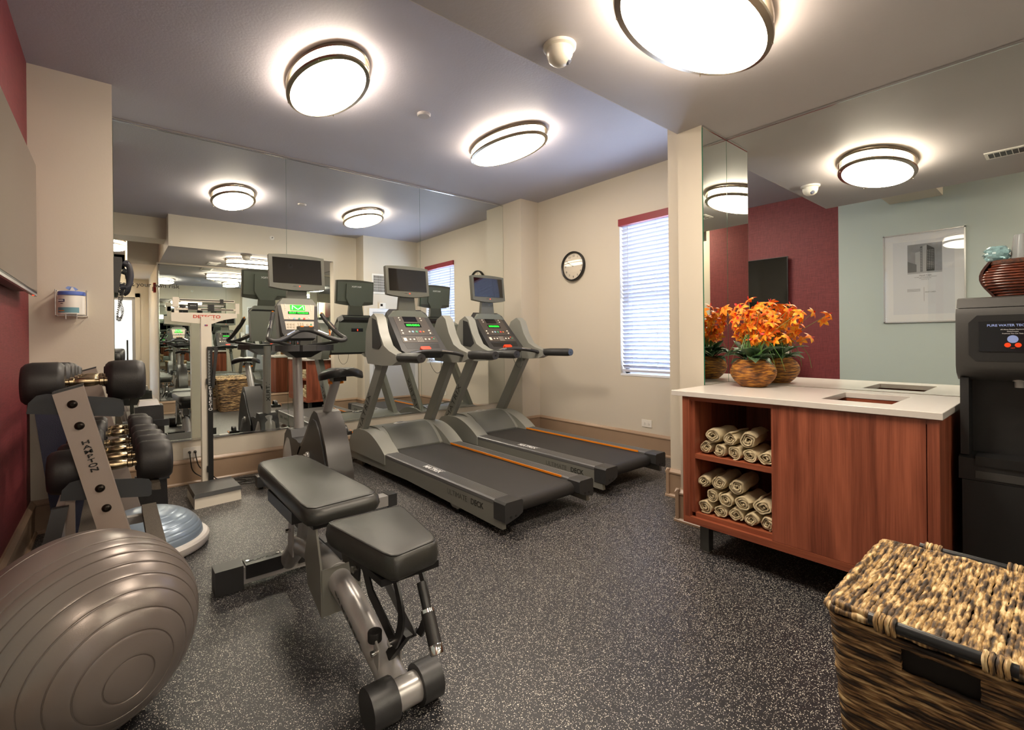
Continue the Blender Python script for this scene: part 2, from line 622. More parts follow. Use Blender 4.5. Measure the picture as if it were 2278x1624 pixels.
sl = mat('blind_slat_white', '#c8cad6', 0.45)
_n = sl.node_tree
_t = _n.nodes.new('ShaderNodeBsdfTranslucent')
_t.inputs[0].default_value = (.9, .93, 1, 1)
_m2 = _n.nodes.new('ShaderNodeMixShader')
_m2.inputs[0].default_value = 0.10
_n.links.new(_n.nodes['Principled BSDF'].outputs[0], _m2.inputs[1])
_n.links.new(_t.outputs[0], _m2.inputs[2])
_n.links.new(_m2.outputs[0], _n.nodes['Material Output'].inputs[0])
bt = thing('window_blinds', 'white slatted blinds lowered in the window under a red valance', 'blinds', (XW + 0.035, (WY0 + WY1) / 2, WZ0))
b = B()
NS = 36
for i in range(NS):
    z = 0.085 + i * (1.60 - 0.085) / (NS - 1)
    ang = R(48)
    dx, dz = 0.024 * math.cos(ang), 0.024 * math.sin(ang)
    y0, y1 = -.436, .436
    rows = []
    for (u, w) in ((-1, 0), (-.4, .0025), (.4, .0025), (1, 0)):
        p = (u * dx - w * math.sin(ang), z - u * dz + w)
        rows.append(p)
    lo = [(q[0], q[1] - .002) for q in rows]
    b.prism(rows + lo[::-1], 'y', y0, y1)
b.done('slats', sl, bt, smooth=0)
B().box(-.022, .022, -.436, .436, .03, .055, bev=.004).done('bottom_rail', sl, bt)
for yy in (-.3, 0, .3):
    B().cyl((-.026, yy, .05), (-.026, yy, 1.62), .0012, 6).done('ladder_cord', sl, bt)
B().cyl((-.04, .34, .75), (-.04, .34, 1.6), .004, 8).done('tilt_wand', sl, bt)
vm = mat('red_valance_paint', '#8a2430', 0.5)
B().box(-.06, .02, -.4465, .4465, 1.61, 1.684, bev=.004).done('valance', vm, bt)

# mirrors
def mirror(x0, x1, z0, z1, y, n, label, name='wall_mirror'):
    """pane in the plane y, facing n (+1/-1)"""
    t = thing(name, label, 'mirror', ((x0 + x1) / 2, y, z0))
    w = (x1 - x0) / 2
    h = z1 - z0
    g = 0.0012
    B().box(-w + g, w - g, 0 if n < 0 else -0.006, 0.006 if n < 0 else 0, 0, h).done('mirror_pane', MIRROR, t)
    B().box(-w + g - .0007, -w + g, -0.0002 if n < 0 else -.006, 0.006 if n < 0 else .0002, 0, h).done('glass_edge', GLASSEDGE, t)
    B().box(w - g, w - g + .0007, -0.0002 if n < 0 else -.006, 0.006 if n < 0 else .0002, 0, h).done('glass_edge', GLASSEDGE, t)
    return t
MX = [XCL + .002, 1.277, 2.725, XC - .002]
LB = ['left', 'middle', 'right']
for i in range(3):
    mirror(MX[i], MX[i + 1], 0.375, 2.945, YM, -1, 'tall frameless wall mirror pane, the %s one of the three behind the exercise machines' % LB[i])
b = B().box(XCL, XC, YM - .006, YM + .006, 0.362, 0.378).box(XCL, XC, YM - .007, YM + .006, 2.942, 2.957)
b.done('trim_2', CHROME, kind=ST)
# return mirror on the nib (faces -y), beside the flowers
mirror(XN + .002, XM - .001, 0.898, HS - .012, YR - .006, -1, 'narrow mirror strip on the wall end beside the flower arrangement')
t = thing('wall_mirror', 'wide wall mirror above the white countertop', 'mirror', (XM, (YB + YR) / 2, 0.898))
hw = (YR - .006 - YB) / 2
B().box(0, .006, -hw, hw, 0, HS - .012 - .898).done('mirror_pane', MIRROR, t)
B().box(-.0006, .006, hw - .003, hw - .0005, 0, HS - .012 - .898).done('glass_edge', GLASSEDGE, t)
B().box(XM - .004, XM + .006, YB, YR, HS - .014, HS - .002).box(XN + .002, XM, YR - .01, YR, HS - .014, HS - .002).done('trim_3', CHROME, kind=ST)
FX = [XP + .03, 1.55, XM - .005]
for i in range(2):
    mirror(FX[i], FX[i + 1], 0.23, 2.49, YB, 1, ['wall mirror pane by the passage corner, seen reflected behind the bench', 'wall mirror pane behind the woven hamper, nearer the water cooler'][i])
B().box(XP + .02, XM, YB - .006, YB + .003, 0.218, 0.233).box(XP + .02, XM, YB - .006, YB + .003, 2.487, 2.5).box(XP + .02, XP + .032, YB - .006, YB + .003, 0.218, 2.5).done('trim_4', CHROME, kind=ST)

# ---------------------------------------------------------------- ceiling lamps
def oval(b, prof, D, n=64):
    """lathe whose rings are ovals: longer by D along x"""
    rings = []
    for r, z in prof:
        d = D * min(1, r / .1)
        rings.append([((r + d) * math.cos(2 * PI * k / n), r * math.sin(2 * PI * k / n), z) for k in range(n)])
    return b.grid(rings, closed=True)
def lamp(x, y, z, label, rotz, grp='oval flush ceiling lamps'):
    t = thing('ceiling_light', label, 'ceiling light', (x, y, z), rotz, grp)
    r, D = .213, .227
    oval(B(), [(.001, 0), (r, 0), (r, -.012), (.001, -.012)], D).done('base_plate', NICKEL, t)
    oval(B(), [(r - .012, -.012), (r - .012, -.09), (r - .02, -.1), (r * .5, -.106), (.001, -.108)], D).done('diffuser', LAMPM, t)
    for zz in (-.016, -.078):
        prof = [(r - .010, zz), (r + .012, zz), (r + .016, zz - .008), (r + .012, zz - .016), (r - .012, zz - .02), (r - .010, zz)]
        oval(B(), prof, D).done('ring', NICKEL, t)
    for k in range(4):
        a = k * PI / 2 + PI / 4
        c, s_ = (r + D + .01) * math.cos(a), (r + .01) * math.sin(a)
        B().cyl((c, s_, -.03), (c, s_, -.104), .003, 8).done('post', NICKEL, t)
    return t
l0 = lamp(1.11, 3.155, H, 'oval frosted ceiling lamp with nickel rings above the scale and exercise bike', PI / 2)
dup(l0, (2.715, 3.19, H), 'oval frosted ceiling lamp with nickel rings above the two treadmills')
dup(l0, (1.82, .95, HS), 'largest looking oval ceiling lamp, on the lowered ceiling at the top edge', 0)
dup(l0, (-0.03, -1.15, H), 'ceiling lamp in the entry passage, seen only in the mirror beside the column', PI / 2)
dup(l0, (0.1, -3.5, H), 'ceiling lamp added to brighten the hall beyond the glass door', 0)  # unseen lamp, added so the hall reads bright through the door glass

# ---------------------------------------------------------------- treadmills
def wordmark(s, size, m, parent, o, xd, yd, **k):
    return text(s, size, m, parent, o, xd, yd, **k)
RAILM = mat('ribbed_rail_grey', '#7b7b7c', 0.32, 0.5)
BELTM = mat('belt_black', '#2b2928', 0.6, noise=12, amt=0.12, bump=(500, 0.15))
HOODM = mat('hood_grey_plastic', '#8b8c85', 0.38, bump=(700, 0.06))
PANELM = mat('console_face_dark', '#4a4440', 0.35)
PANELL = mat('console_face_cream', '#cfc4b4', 0.4)
ORANGE = mat('orange_plastic', '#e8860f', 0.35)
BTNM = mat('button_white', '#e6ddd0', 0.35)
LCD = mat('lcd_dark', '#17161a', 0.15)

def screen_unit(t, cx, cy, cz, w, h, tilt, back_text=True):
    """flat tv on a neck, facing -y, tilted back; parts go on t"""
    M = Matrix.Translation((cx, cy, cz)) @ Matrix.Rotation(R(-tilt), 4, 'X')
    hw, hh = w / 2, h / 2
    prof = []
    for k in range(9):
        x = -hw + w * k / 8
        prof.append((x, hh + .012 * (1 - (x / hw) ** 2)))
    for k in range(9):
        x = hw - w * k / 8
        prof.append((x, -hh - .022 * (1 - (x / hw) ** 2)))
    B().prism(prof, 'y', -.022, .022, bev=.010, seg=3, M=M, ang=25).done('screen_housing', GREYP, t)
    B().box(-hw * .88, hw * .88, -.0245, -.018, -hh * .74, hh * .84, bev=.002, M=M).done('screen_glass', SCREEN, t)
    bk = B().prism([(-hw * .95, hh * .9), (hw * .95, hh * .9), (hw * .95, -hh * .8), (-hw * .95, -hh * .8)], 'y', .02, .036, bev=.008, M=M)
    bk.prism([(-hw * .52, hh * .72), (hw * .52, hh * .72), (hw * .52, -hh * .55), (hw * .3, -hh * 1.15), (-hw * .3, -hh * 1.15), (-hw * .52, -hh * .55)], 'y', .034, .058, bev=.006, M=M)
    bk.done('screen_back', DGREEN, t)
    B().cyl(M @ Vector((.012, -.0255, -hh * .9)), M @ Vector((.012, -.021, -hh * .9)), .004, 12).done('power_light', REDLED, t)
    q = text('MATRIX', .026, WHITEINK, t, M @ Vector((0, .0585, hh * .5)), M.to_3x3() @ Vector((-1, 0, 0)), M.to_3x3() @ Vector((0, 0, 1)), sx=1.25, bold=.0008)
    text('MATRIX', .008, INK, t, M @ Vector((-.028, -.0226, -hh * .9)), M.to_3x3() @ Vector((1, 0, 0)), M.to_3x3() @ Vector((0, 0, 1)), name='lettering')
    return M
DGREEN = mat('dark_green_grey_plastic', '#6c7168', 0.45, bump=(500, 0.08))

def build_treadmill():
    t = thing('treadmill', '', 'treadmill')
    t['group'] = 'treadmills facing the mirror wall'
    # side frames
    for s in (-1, 1):
        b = B()
        pts = [(0.012, .045), (.03, .185), (2.28, .185), (2.36, .12), (2.30, .05), (1.2, .075)]
        b.prism(pts, 'x', s * .372, s * .402, bev=.004)
        b.done('side_frame', GREYM, t)
    B().box(-.37, .37, .12, 2.2, .085, .15).done('deck_board', BLACKP, t)
    # belt
    pts = [(1.75, .192), (.075, .192)] + [(.075 - .046 * math.sin(a), .146 + .046 * math.cos(a)) for a in [PI * k / 10 for k in range(1, 10)]] + [(.075, .1), (1.75, .1)]
    B().prism(pts, 'x', -.272, .272).done('belt', BELTM, t)
    for s in (-1, 1):
        b = B()
        x0, x1 = .272, .402
        ribs = [(x0, .18), (x0, .205)]
        n = 9
        for k in range(n):
            xa = x0 + .012 + (x1 - x0 - .03) * k / n
            xb = x0 + .012 + (x1 - x0 - .03) * (k + .55) / n
            ribs += [(xa, .2105), (xb, .2105), (xb, .2085), (x0 + .012 + (x1 - x0 - .03) * (k + 1) / n, .2085)]
        ribs += [(x1 - .012, .209), (x1 - .002, .203), (x1, .185), (x1, .18)]
        ribs = [(s * p[0], p[1]) for p in ribs]
        b.prism(ribs, 'y', .05, 1.66)
        b.done('foot_rail', RAILM, t)
        if s > 0: B().box(s * .268, s * .275, .16, 1.6, .2, .2135, bev=.001).done('orange_strip', ORANGE, t)
        b = B()
        b.prism([(s * .262, .205), (s * .275, .213), (s * .395, .213), (s * .407, .2), (s * .407, .095), (s * .395, .085), (s * .30, .11), (s * .262, .13)], 'y', -.02, .09, bev=.007)
        cap = b.done('end_cap', CHARP, t)
        for xx in (.32, .36):
            B().cyl((s * xx, -.0215, .12), (s * xx, -.018, .12), .008, 12).done('cap_screw', BLACKP, cap)
        B().prism([(.42, .09), (.64, .09), (.57, .035), (.50, .035)], 'x', s * .34, s * .395, bev=.004).done('foot_bracket', GREYM, t)
        B().cyl((s * .37, .535, .0), (s * .37, .535, .04), .009, 10).cyl((s * .37, .535, 0), (s * .37, .535, .008), .022, 16).done('levelling_foot', BLACKP, t)
    # motor hood: two wings and a centre
    def hoodprof(y0, zt, yb):
        out = [(y0, .12), (y0, .205)]
        for k in range(1, 9):
            u = k / 8
            out.append((y0 + (2.02 - y0) * u, .205 + (zt - .205) * math.sin(u * PI / 2) ** .9))
        out += [(2.15, zt - .003), (2.27, zt - .03), (2.35, zt - .09), (2.40, .16), (2.38, .12)]
        return out
    b = B()
    for s in (-1, 1):
        pr_ = hoodprof(1.60, .36, 0)
        b.prism([(y, z) for y, z in pr_], 'x', s * .27, s * .41, bev=.012, seg=3)
    b.prism(hoodprof(1.74, .372, 0), 'x', -.29, .29, bev=.01, seg=3)
    hood = b.done('motor_hood', HOODM, t)
    b = B().prism(hoodprof(1.735, .378, 0)[:10], 'x', -.235, .235, bev=.006)
    b.done('hood_inset', mat('hood_inset_grey', '#5f615c', 0.4), hood)
    M = Matrix.Translation((-.02, 2.06, .372)) @ Matrix.Rotation(R(4), 4, 'X') @ Matrix.Diagonal((1.25, .62, 1, 1))
    bd = B().lathe([(0, .012), (.05, .012), (.056, .008), (.06, 0)], M, 32).done('badge', SILVM, t)
    text('MATRIX', .018, INK, bd, (-.02, 2.06, .3845), (1, 0, 0), (0, 1, .07))
    # uprights
    for s in (-1, 1):
        b = B()
        yb, yt, zb, zt = 2.36, 1.70, .05, 1.03
        d = .07
        bot = [(s * .400, yb - d, zb), (s * .400, yb + d, zb), (s * .345, yb + d, zb), (s * .345, yb - d, zb)]
        top = [(s * .385, yt - d, zt), (s * .385, yt + d, zt), (s * .33, yt + d, zt), (s * .33, yt - d, zt)]
        if s < 0:
            bot, top = bot[::-1], top[::-1]
        b.hexa(bot, top, bev=.010, seg=3)
        up = b.done('upright', GREYM, t)
        ax = Vector((0, yt - yb, zt - zb)).normalized()
        nrm = Vector((s, 0, .015)).normalized()
        c = Vector((s * .394, (yb * .52 + yt * .48), (zb * .52 + zt * .48)))
        xd = ax if s < 0 else -ax
        xd = ax
        yd = Vector((s, 0, 0)).cross(xd)
        text('MATRIX', .085, mat('dark_grey_ink', '#24241f', .5), up, c + Vector((s * .0012, 0, 0)), xd, yd, sx=1.35, sp=1.12, bold=-.0008)
        for q in (-.03, 0.035):
            B().cyl((s * .388, 1.72 + q, .985), (s * .3875 + s * .004, 1.72 + q, .985), .007, 10).done('upright_bolt', CHROME, up)
        # arm housing
        pts = [(1.37, 1.015), (1.38, 1.075), (1.50, 1.105), (1.60, 1.15), (1.68, 1.26), (1.74, 1.40), (1.80, 1.44), (1.90, 1.40), (1.97, 1.28), (1.99, 1.08), (1.94, .985), (1.60, .975), (1.45, .985)]
        B().prism(pts, 'x', s * .315, s * .405, bev=.016, seg=3).done('arm_housing', HOODM, t)
        B().prism([(1.64, 1.16), (1.69, 1.27), (1.75, 1.38), (1.83, 1.40), (1.83, 1.13), (1.70, 1.12)], 'x', s * .402, s * .409, bev=.002).done('arm_inset', CHARP, t)
        b = B()
        path = [(s * .362, 1.46, 1.045), (s * .362, 1.38, 1.05), (s * .364, 1.30, 1.053), (s * .368, 1.06, 1.055), (s * .368, 1.02, 1.055)]
        b.tube(path, [.036, .042, .044, .044, .038], 16, flat=(.92, 1.0))
        gr = b.done('hand_grip', CHARP, t)
        B().cyl((s * .368, 1.016, 1.055), (s * .368, 1.021, 1.055), .006, 10).done('grip_screw', BLACKP, gr)
    # console
    M = Matrix.Translation((0, 1.60, 1.10)) @ Matrix.Rotation(R(-44), 4, 'X')
    # local: x right, z up the panel, -y outward face
    pts = [(-.235, 0), (-.215, .50), (-.17, .545), (.17, .545), (.215, .50), (.235, 0), (.20, -.03), (-.20, -.03)]
    con = B().prism(pts, 'y', -.005, .075, bev=.016, seg=3, M=M).done('console', CHARP, t)
    B().prism([(-.175, .19), (-.165, .50), (-.13, .52), (.13, .52), (.165, .50), (.175, .19)], 'y', -.0075, 0, bev=.002, M=M).done('console_face', PANELM, con)
    B().prism([(-.185, .095), (-.182, .175), (.182, .175), (.185, .095)], 'y', -.0075, 0, bev=.002, M=M).done('keypad_face', PANELM, con)
    B().prism([(-.17, .018), (-.178, .08), (.178, .08), (.17, .018)], 'y', -.006, 0.001, bev=.002, M=M).done('tray_recess', BLACKP, con)
    B().box(-.075, .07, -.0085, -.004, .37, .46, M=M).done('upper_display', LCD, con)
    B().box(-.085, .085, -.0085, -.004, .295, .35, M=M).done('lower_display', LCD, con)
    X3, Z3 = M.to_3x3() @ Vector((1, 0, 0)), M.to_3x3() @ Vector((0, 0, 1))
    text('M984505G', .034, GREENLED, con, M @ Vector((0, -.0088, .322)), X3, Z3, name='display_digits', sx=.85, bold=.0006, sp=1.1)
    text('MATRIX', .012, WHITEINK, con, M @ Vector((0, -.0078, .505)), X3, Z3, sx=1.2)
    def btn(x, z, r, m):
        B().cyl(M @ Vector((x, -.011, z)), M @ Vector((x, -.006, z)), r, 14).done('button', m, con)
    for x, cc in ((-.07, BTNM), (-.035, mat('button_blue', '#8fb0c8', .35)), (.005, mat('button_green', '#4f9a76', .35)), (.045, mat('button_red', '#cf4a45', .35)), (.08, mat('button_orange', '#d98a4a', .35))):
        btn(x, .235, .012 if abs(x) < .05 else .009, cc)
    for s in (-1, 1):
        for z in (.38, .41, .44):
            btn(s * .115, z + .01, .007, BTNM)
        for z in (.215, .25):
            btn(s * .145, z, .009, BTNM)
        for x in (.06, .10):
            btn(s * x, .135, .009, BTNM)
    b = B()
    for i in range(4):
        for k in range(4):
            x, z = -.026 + i * .0175, .108 + k * .0165
            b.box(x - .006, x + .006, -.0095, -.006, z - .006, z + .006, M=M)
    b.done('number_keypad', mat('keypad_grey', '#8b857d', .4), con, kind='stuff')
    B().box(-.165, -.135, -.0095, -.006, .115, .155, M=M).done('button', BTNM, con)
    B().cyl(M @ Vector((.152, -.010, .14)), M @ Vector((.152, -.006, .14)), .008, 12).done('button', MATS['button_green'], con)
    B().cyl(M @ Vector((.138, -.010, .155)), M @ Vector((.138, -.006, .155)), .003, 8).done('power_light', REDLED, con)
    B().prism([(-.055, -.004), (-.045, .022), (.045, .022), (.055, -.004), (.04, -.016), (-.04, -.016)], 'y', -.032, 0, bev=.004, M=M).done('stop_key', mat('stop_key_red_orange', '#f0401a', .35), con)
    # rear cover of the console, seen in the mirror
    B().prism([(-.30, 1.06), (-.33, 1.18), (-.24, 1.24), (-.215, 1.42), (-.14, 1.48), (.14, 1.48), (.215, 1.42), (.24, 1.24), (.33, 1.18), (.30, 1.06)], 'y', 1.90, 2.0, bev=.02, seg=3).done('rear_cover', DGREEN, t)
    B().box(-.07, .07, 1.998, 2.004, 1.30, 1.34).done('rear_display', LCD, t)
    B().box(.0, .007, 2.003, 2.006, 1.31, 1.33).done('rear_digit', REDLED, t)
    # crossbar with pulse grips
    path = bez([(-.34, 1.44, 1.045), (-.25, 1.47, 1.07), (-.1, 1.50, 1.09), (.1, 1.50, 1.09), (.25, 1.47, 1.07), (.34, 1.44, 1.045)], 6)
    cb = B().tube(path, .019, 12).done('cross_bar', CHARP, t)
    for s in (-1, 1):
        B().tube([(s * .11, 1.489, 1.098), (s * .22, 1.472, 1.083)], .012, 10, flat=(1, 1.3)).done('pulse_sensor', CHROME, cb)
    # neck and tv
    B().prism([(-.10, 1.42), (-.075, 1.64), (.075, 1.64), (.10, 1.42)], 'y', 1.93, 1.97, bev=.008).done('screen_neck', GREYP, t)
    screen_unit(t, 0, 1.93, 1.765, .455, .27, 6)
    # safety cord
    path = bez([(-.03, 1.48, 1.075), (-.02, 1.46, .97), (.03, 1.45, .90), (.085, 1.46, .93), (.105, 1.49, 1.07)], 8)
    B().tube(path, .0022, 6).done('safety_cord', INK, t)
    # lettering on the deck
    text('MATRIX', .062, WHITEINK, t, (-.335, .93, .2112), (0, -1, 0), (1, 0, 0), sx=1.0, bold=.0008, sp=1.05)
    B().box(-.300, -.297, .80, 1.06, .2105, .2114).done('deck_line', WHITEINK, t)
    text('ULTIMATE', .052, mat('faint_grey_ink', '#565650', .4), t, (-.4025, .50, .135), (0, -1, 0), (0, 0, 1))
    text('DECK', .052, mat('dark_grey_ink2', '#2e2e2a', .4), t, (-.4025, .27, .135), (0, -1, 0), (0, 0, 1), bold=.0008)
    # transport wheel
    B().cyl((-.30, 2.16, .045), (-.36, 2.16, .045), .045, 20).cyl((.30, 2.16, .045), (.36, 2.16, .045), .045, 20).done('transport_wheel', BLACKP, t)
    B().box(-.345, -.335, 2.05, 2.09, .02, .09).box(-.345, -.335, 2.0, 2.03, .02, .09).done('lift_bracket', SILVM, t)
    return t
tm = build_treadmill()
tm.location = (2.205, 2.185, 0)
tm['label'] = 'grey treadmill nearer the exercise bike with a dark blank screen'
dup(tm, (3.255, 2.26, 0), 'grey treadmill nearer the window, its screen reflecting the blinds')

# ---------------------------------------------------------------- exercise bike
def build_bike():
    t = thing('exercise_bike', 'grey upright exercise bike with lit green display and small screen between scale and treadmill', 'exercise bike', (1.215, 3.65, 0))
    BIKEM = mat('bike_cover_brown_grey', '#3d3a38', 0.3, bump=(600, 0.06))
    for yy in (.56, -.535):
        st = B().box(-.29, .29, yy - .04, yy + .04, .03, .10, bev=.012, seg=3).done('stabilizer', SILVM, t)
        for s in (-1, 1):
            B().box(s * .27, s * .335, yy - .045, yy + .045, .022, .106, bev=.018, seg=3).done('end_cap', CHARP, st)
            B().cyl((s * .3, yy, 0), (s * .3, yy, .03), .016, 14).done('levelling_foot', BLACKP, st)
    B().box(-.045, .045, -.53, .56, .06, .13, bev=.01).done('base_beam', BLACKP, t)
    # main cover
    prof = [(-.43, .05), (-.435, .16), (-.41, .30), (-.34, .46), (-.25, .60), (-.17, .675), (-.10, .685), (-.03, .64), (.06, .54), (.16, .44), (.26, .36), (.32, .30), (.33, .16), (.28, .05)]
    cov = B().prism(prof, 'x', -.085, .085, bev=.024, seg=3).done('drive_cover', BIKEM, t)
    inner = [(y * .86 - .01, .30 + (z - .30) * .84) for y, z in prof]
    for s in (-1, 1):
        B().prism(inner, 'x', s * .080, s * .094, bev=.005).done('side_panel', CHARP, cov)
        B().cyl((s * .09, .01, .33), (s * .112, .01, .33), .034, 24, bev=.004).done('crank_boss', SILVM, cov)
    # front shroud round the post
    pf = [(.22, .08), (.22, .36), (.34, .40), (.46, .40), (.50, .46), (.60, .46), (.68, .40), (.73, .25), (.75, .08)]
    B().prism(pf, 'x', -.085, .085, bev=.03, seg=4).done('post_shroud', CHARP, t)
    M = Matrix.Translation((0, .585, .06)) @ Matrix.Diagonal((1, 1.35, 1.9, 1))
    B().lathe([(.0, .205), (.05, .197), (.09, .165), (.115, .11), (.125, .0)], M, 32).done('front_fender', SILVM, t)
    B().box(-.083, .083, .18, .42, .30, .385, bev=.01).done('step_through_cover', BLACKP, t)
    # post
    po = B().tube([(0, .555, .38), (0, .60, 1.15)], [.044, .040], 20, flat=(1.15, .9), up=(0, 1, 0)).done('front_post', SILVM, t)
    text('MATRIX', .05, INK, po, (0, .625, .72), (0, .06, -1), (-1, 0, 0), sx=1.4, sp=1.1)
    for s in (-1, 1):
        B().cyl((s * .018, .548, 1.10), (s * .018, .556, 1.10), .005, 10).done('post_bolt', CHROME, po)
    # accessory tray
    pts = [(-.235, .44), (-.23, .37), (-.17, .33), (-.06, .315), (-.045, .28), (.06, .28), (.075, .315), (.18, .33), (.235, .37), (.24, .44), (.16, .60), (-.16, .60)]
    B().prism(pts, 'z', 1.115, 1.165, bev=.012, seg=3).done('accessory_tray', CHARP, t)
    B().hexa([(-.06, .42, 1.06), (-.06, .62, 1.06), (.06, .62, 1.06), (.06, .42, 1.06)], [(-.15, .36, 1.12), (-.15, .6, 1.12), (.15, .6, 1.12), (.15, .36, 1.12)]).done('tray_support', BLACKP, t)
    # handlebar
    path = bez([(-.20, .56, 1.43), (-.225, .50, 1.36), (-.275, .36, 1.255), (-.30, .27, 1.215), (-.25, .25, 1.20), (-.17, .29, 1.225), (-.07, .345, 1.275), (0, .36, 1.29), (.07, .345, 1.275), (.17, .29, 1.225), (.25, .25, 1.20), (.30, .27, 1.215), (.275, .36, 1.255), (.225, .50, 1.36), (.20, .56, 1.43)], 5)
    hb = B().tube(path, .0185, 12).done('handlebar', CHARP, t)
    B().box(-.06, .06, .33, .39, 1.285, 1.318, bev=.01).done('shift_pad', CHARP, hb)
    for s in (-1, 1):
        B().box(s * .022, s * .048, .326, .352, 1.312, 1.321, bev=.003).done('shift_button', ORANGE, hb)
        B().tube([(s * .095, .333, 1.280), (s * .165, .294, 1.246)], .011, 10).done('pulse_sensor', CHROME, hb)
        B().tube([(s * .262, .40, 1.295), (s * .232, .475, 1.36)], .0125, 10, flat=(1.3, 1)).done('pulse_sensor', CHROME, hb)
        B().cyl((s * .20, .555, 1.437), (s * .20, .563, 1.442), .009, 12).done('end_button', ORANGE, hb)
        B().tube([(s * .045, .56, 1.15), (s * .12, .42, 1.17), (s * .23, .27, 1.19)], .013, 10).done('bar_brace', CHARP, hb)
    # console
    M = Matrix.Translation((0, .49, 1.27)) @ Matrix.Rotation(R(-17), 4, 'X')
    pts = [(-.145, 0), (-.165, .25), (-.14, .285), (.14, .285), (.165, .25), (.145, 0), (.12, -.05), (-.12, -.05)]
    con = B().prism(pts, 'y', -.0, .075, bev=.018, seg=3, M=M).done('console', CHARP, t)
    B().prism([(-.122, .115), (-.138, .25), (-.1, .262), (.1, .262), (.138, .25), (.122, .115)], 'y', -.003, .002, M=M).done('console_face', PANELL, con)
    B().prism([(-.112, .025), (-.118, .098), (.118, .098), (.112, .025)], 'y', -.003, .002, M=M).done('keypad_face', PANELL, con)
    X3, Z3 = M.to_3x3() @ Vector((1, 0, 0)), M.to_3x3() @ Vector((0, 0, 1))
    B().box(-.065, .055, -.005, 0, .195, .245, M=M).done('upper_display', emit('green_display', '#14d820', .9), con)
    b = B()
    zs = [.202, .24, .226, .212, .206, .212, .226, .24, .202]
    xs = [-.05, -.045, -.03, -.015, -.003, .009, .024, .04, .045]
    b.tube([M @ Vector((x, -.0055, z)) for x, z in zip(xs, zs)], .0035, 6)
    b.done('display_pattern', emit('pale_green_led', '#9dffa8', 1.6), con)
    B().box(-.085, .085, -.005, 0, .162, .185, M=M).done('lower_display', LCD, con)
    text('SELECT PROGRAM', .019, GREENLED, con, M @ Vector((0, -.0053, .173)), X3, Z3, name='display_text', bold=.0005)
    def btn(x, z, r, m):
        B().cyl(M @ Vector((x, -.0065, z)), M @ Vector((x, -.001, z)), r, 12).done('button', m, con)
    for s in (-1, 1):
        for z in (.2, .215, .23, .245):
            btn(s * .105, z, .005, BTNM)
        btn(s * .08, .132, .007, BTNM)
    for x, cc in ((-.04, 'button_blue'), (0, 'button_green'), (.04, 'button_red')):
        btn(x, .122, .009, MATS[cc])
    for x in (-.095, -.072, -.048):
        for z in (.048, .072):
            btn(x, z, .008, mat('button_beige', '#b8ad97', .4))
    btn(.062, .07, .009, MATS['button_beige'])
    btn(.092, .07, .008, MATS['button_green'])
    b = B()
    for i in range(3):
        for k in range(4):
            b.cyl(M @ Vector((-.012 + i * .019, -.006, .037 + k * .0145)), M @ Vector((-.012 + i * .019, -.001, .037 + k * .0145)), .006, 10)
    b.done('number_keypad', MATS['button_beige'], con, kind='stuff')
    B().prism([(-.15, 1.20), (-.165, 1.50), (-.12, 1.56), (.12, 1.56), (.165, 1.50), (.15, 1.20)], 'y', .56, .64, bev=.03, seg=3).done('rear_cover', HOODM, t)
    B().prism([(-.09, 1.50), (-.075, 1.66), (.075, 1.66), (.09, 1.50)], 'y', .575, .61, bev=.008).done('screen_neck', GREYP, t)
    screen_unit(t, 0, .575, 1.785, .45, .275, 6)
    # seat
    sp = B().tube([(0, -.12, .66), (0, -.34, .935)], .024, 14, flat=(1, 1.4)).done('seat_post', SILVM, t)
    b = B()
    rows = []
    for k in range(17):
        u = k / 16
        y = -.53 + .28 * u
        w = (.155 * math.sin(min(1, (u + .06) * 2.2) * PI / 2) ** .6) if u < .45 else .155 - (.155 - .028) * ((u - .45) / .55) ** .75
        th = .052 - .018 * u
        ring = []
        for q in range(24):
            a = 2 * PI * q / 24
            cx = math.cos(a)
            sxn = math.sin(a)
            x = w * (abs(cx) ** .75) * (1 if cx > 0 else -1)
            dip = .016 * (1 - min(1, abs(x) / .05)) * (1 - u * .6) if sxn > 0 else 0
            droop = -.05 * (abs(x) / .155) ** 2
            z = .975 + th * .62 * (abs(sxn) ** .7) * (1 if sxn > 0 else -1) - dip + droop * (.55 if sxn > 0 else 1) + .012
            ring.append((x, y, z))
        rows.append(ring)
    b.grid(rows, closed=True)
    b.bm.faces.new([v for v in b.bm.verts[:24]] if False else [b.bm.verts[i] for i in (b.bm.verts.ensure_lookup_table() or range(24))][::-1])
    b.bm.verts.ensure_lookup_table()
    n = len(b.bm.verts)
    b.bm.faces.new([b.bm.verts[i] for i in range(n - 24, n)])
    b.done('saddle', BLACKP, t, smooth=60)
    B().box(-.045, .045, -.40, -.32, .915, .945, bev=.006).done('seat_clamp', BLACKP, t)
    B().tube([(.05, -.33, .905), (.0, -.30, .895), (-.05, -.33, .905)], .011, 8).done('seat_lever', ORANGE, t)
    # cranks and pedals
    for s, dy, dz in ((1, .06, .13), (-1, -.05, -.13)):
        cr = B().hexa(*[[(s * a, .01 + dy * f - w, .33 + dz * f), (s * a, .01 + dy * f + w, .33 + dz * f), (s * (a + .014), .01 + dy * f + w, .33 + dz * f), (s * (a + .014), .01 + dy * f - w, .33 + dz * f)] for a, f, w in ((.11, -.12, .018), (.125, 1.05, .014))], bev=.003).done('crank_arm', SILVM, t)
        y, z = .01 + dy, .33 + dz
        B().cyl((s * .12, y, z), (s * .16, y, z), .008, 10).done('pedal_axle', CHROME, cr)
        pe = B().box(s * .155, s * .25, y - .05, y + .05, z - .014, z + .014, bev=.006).done('pedal', BLACKP, t)
        arc = [(s * .20, y + .055 * math.cos(a), z + .062 * math.sin(a)) for a in [PI * k / 10 for k in range(11)]]
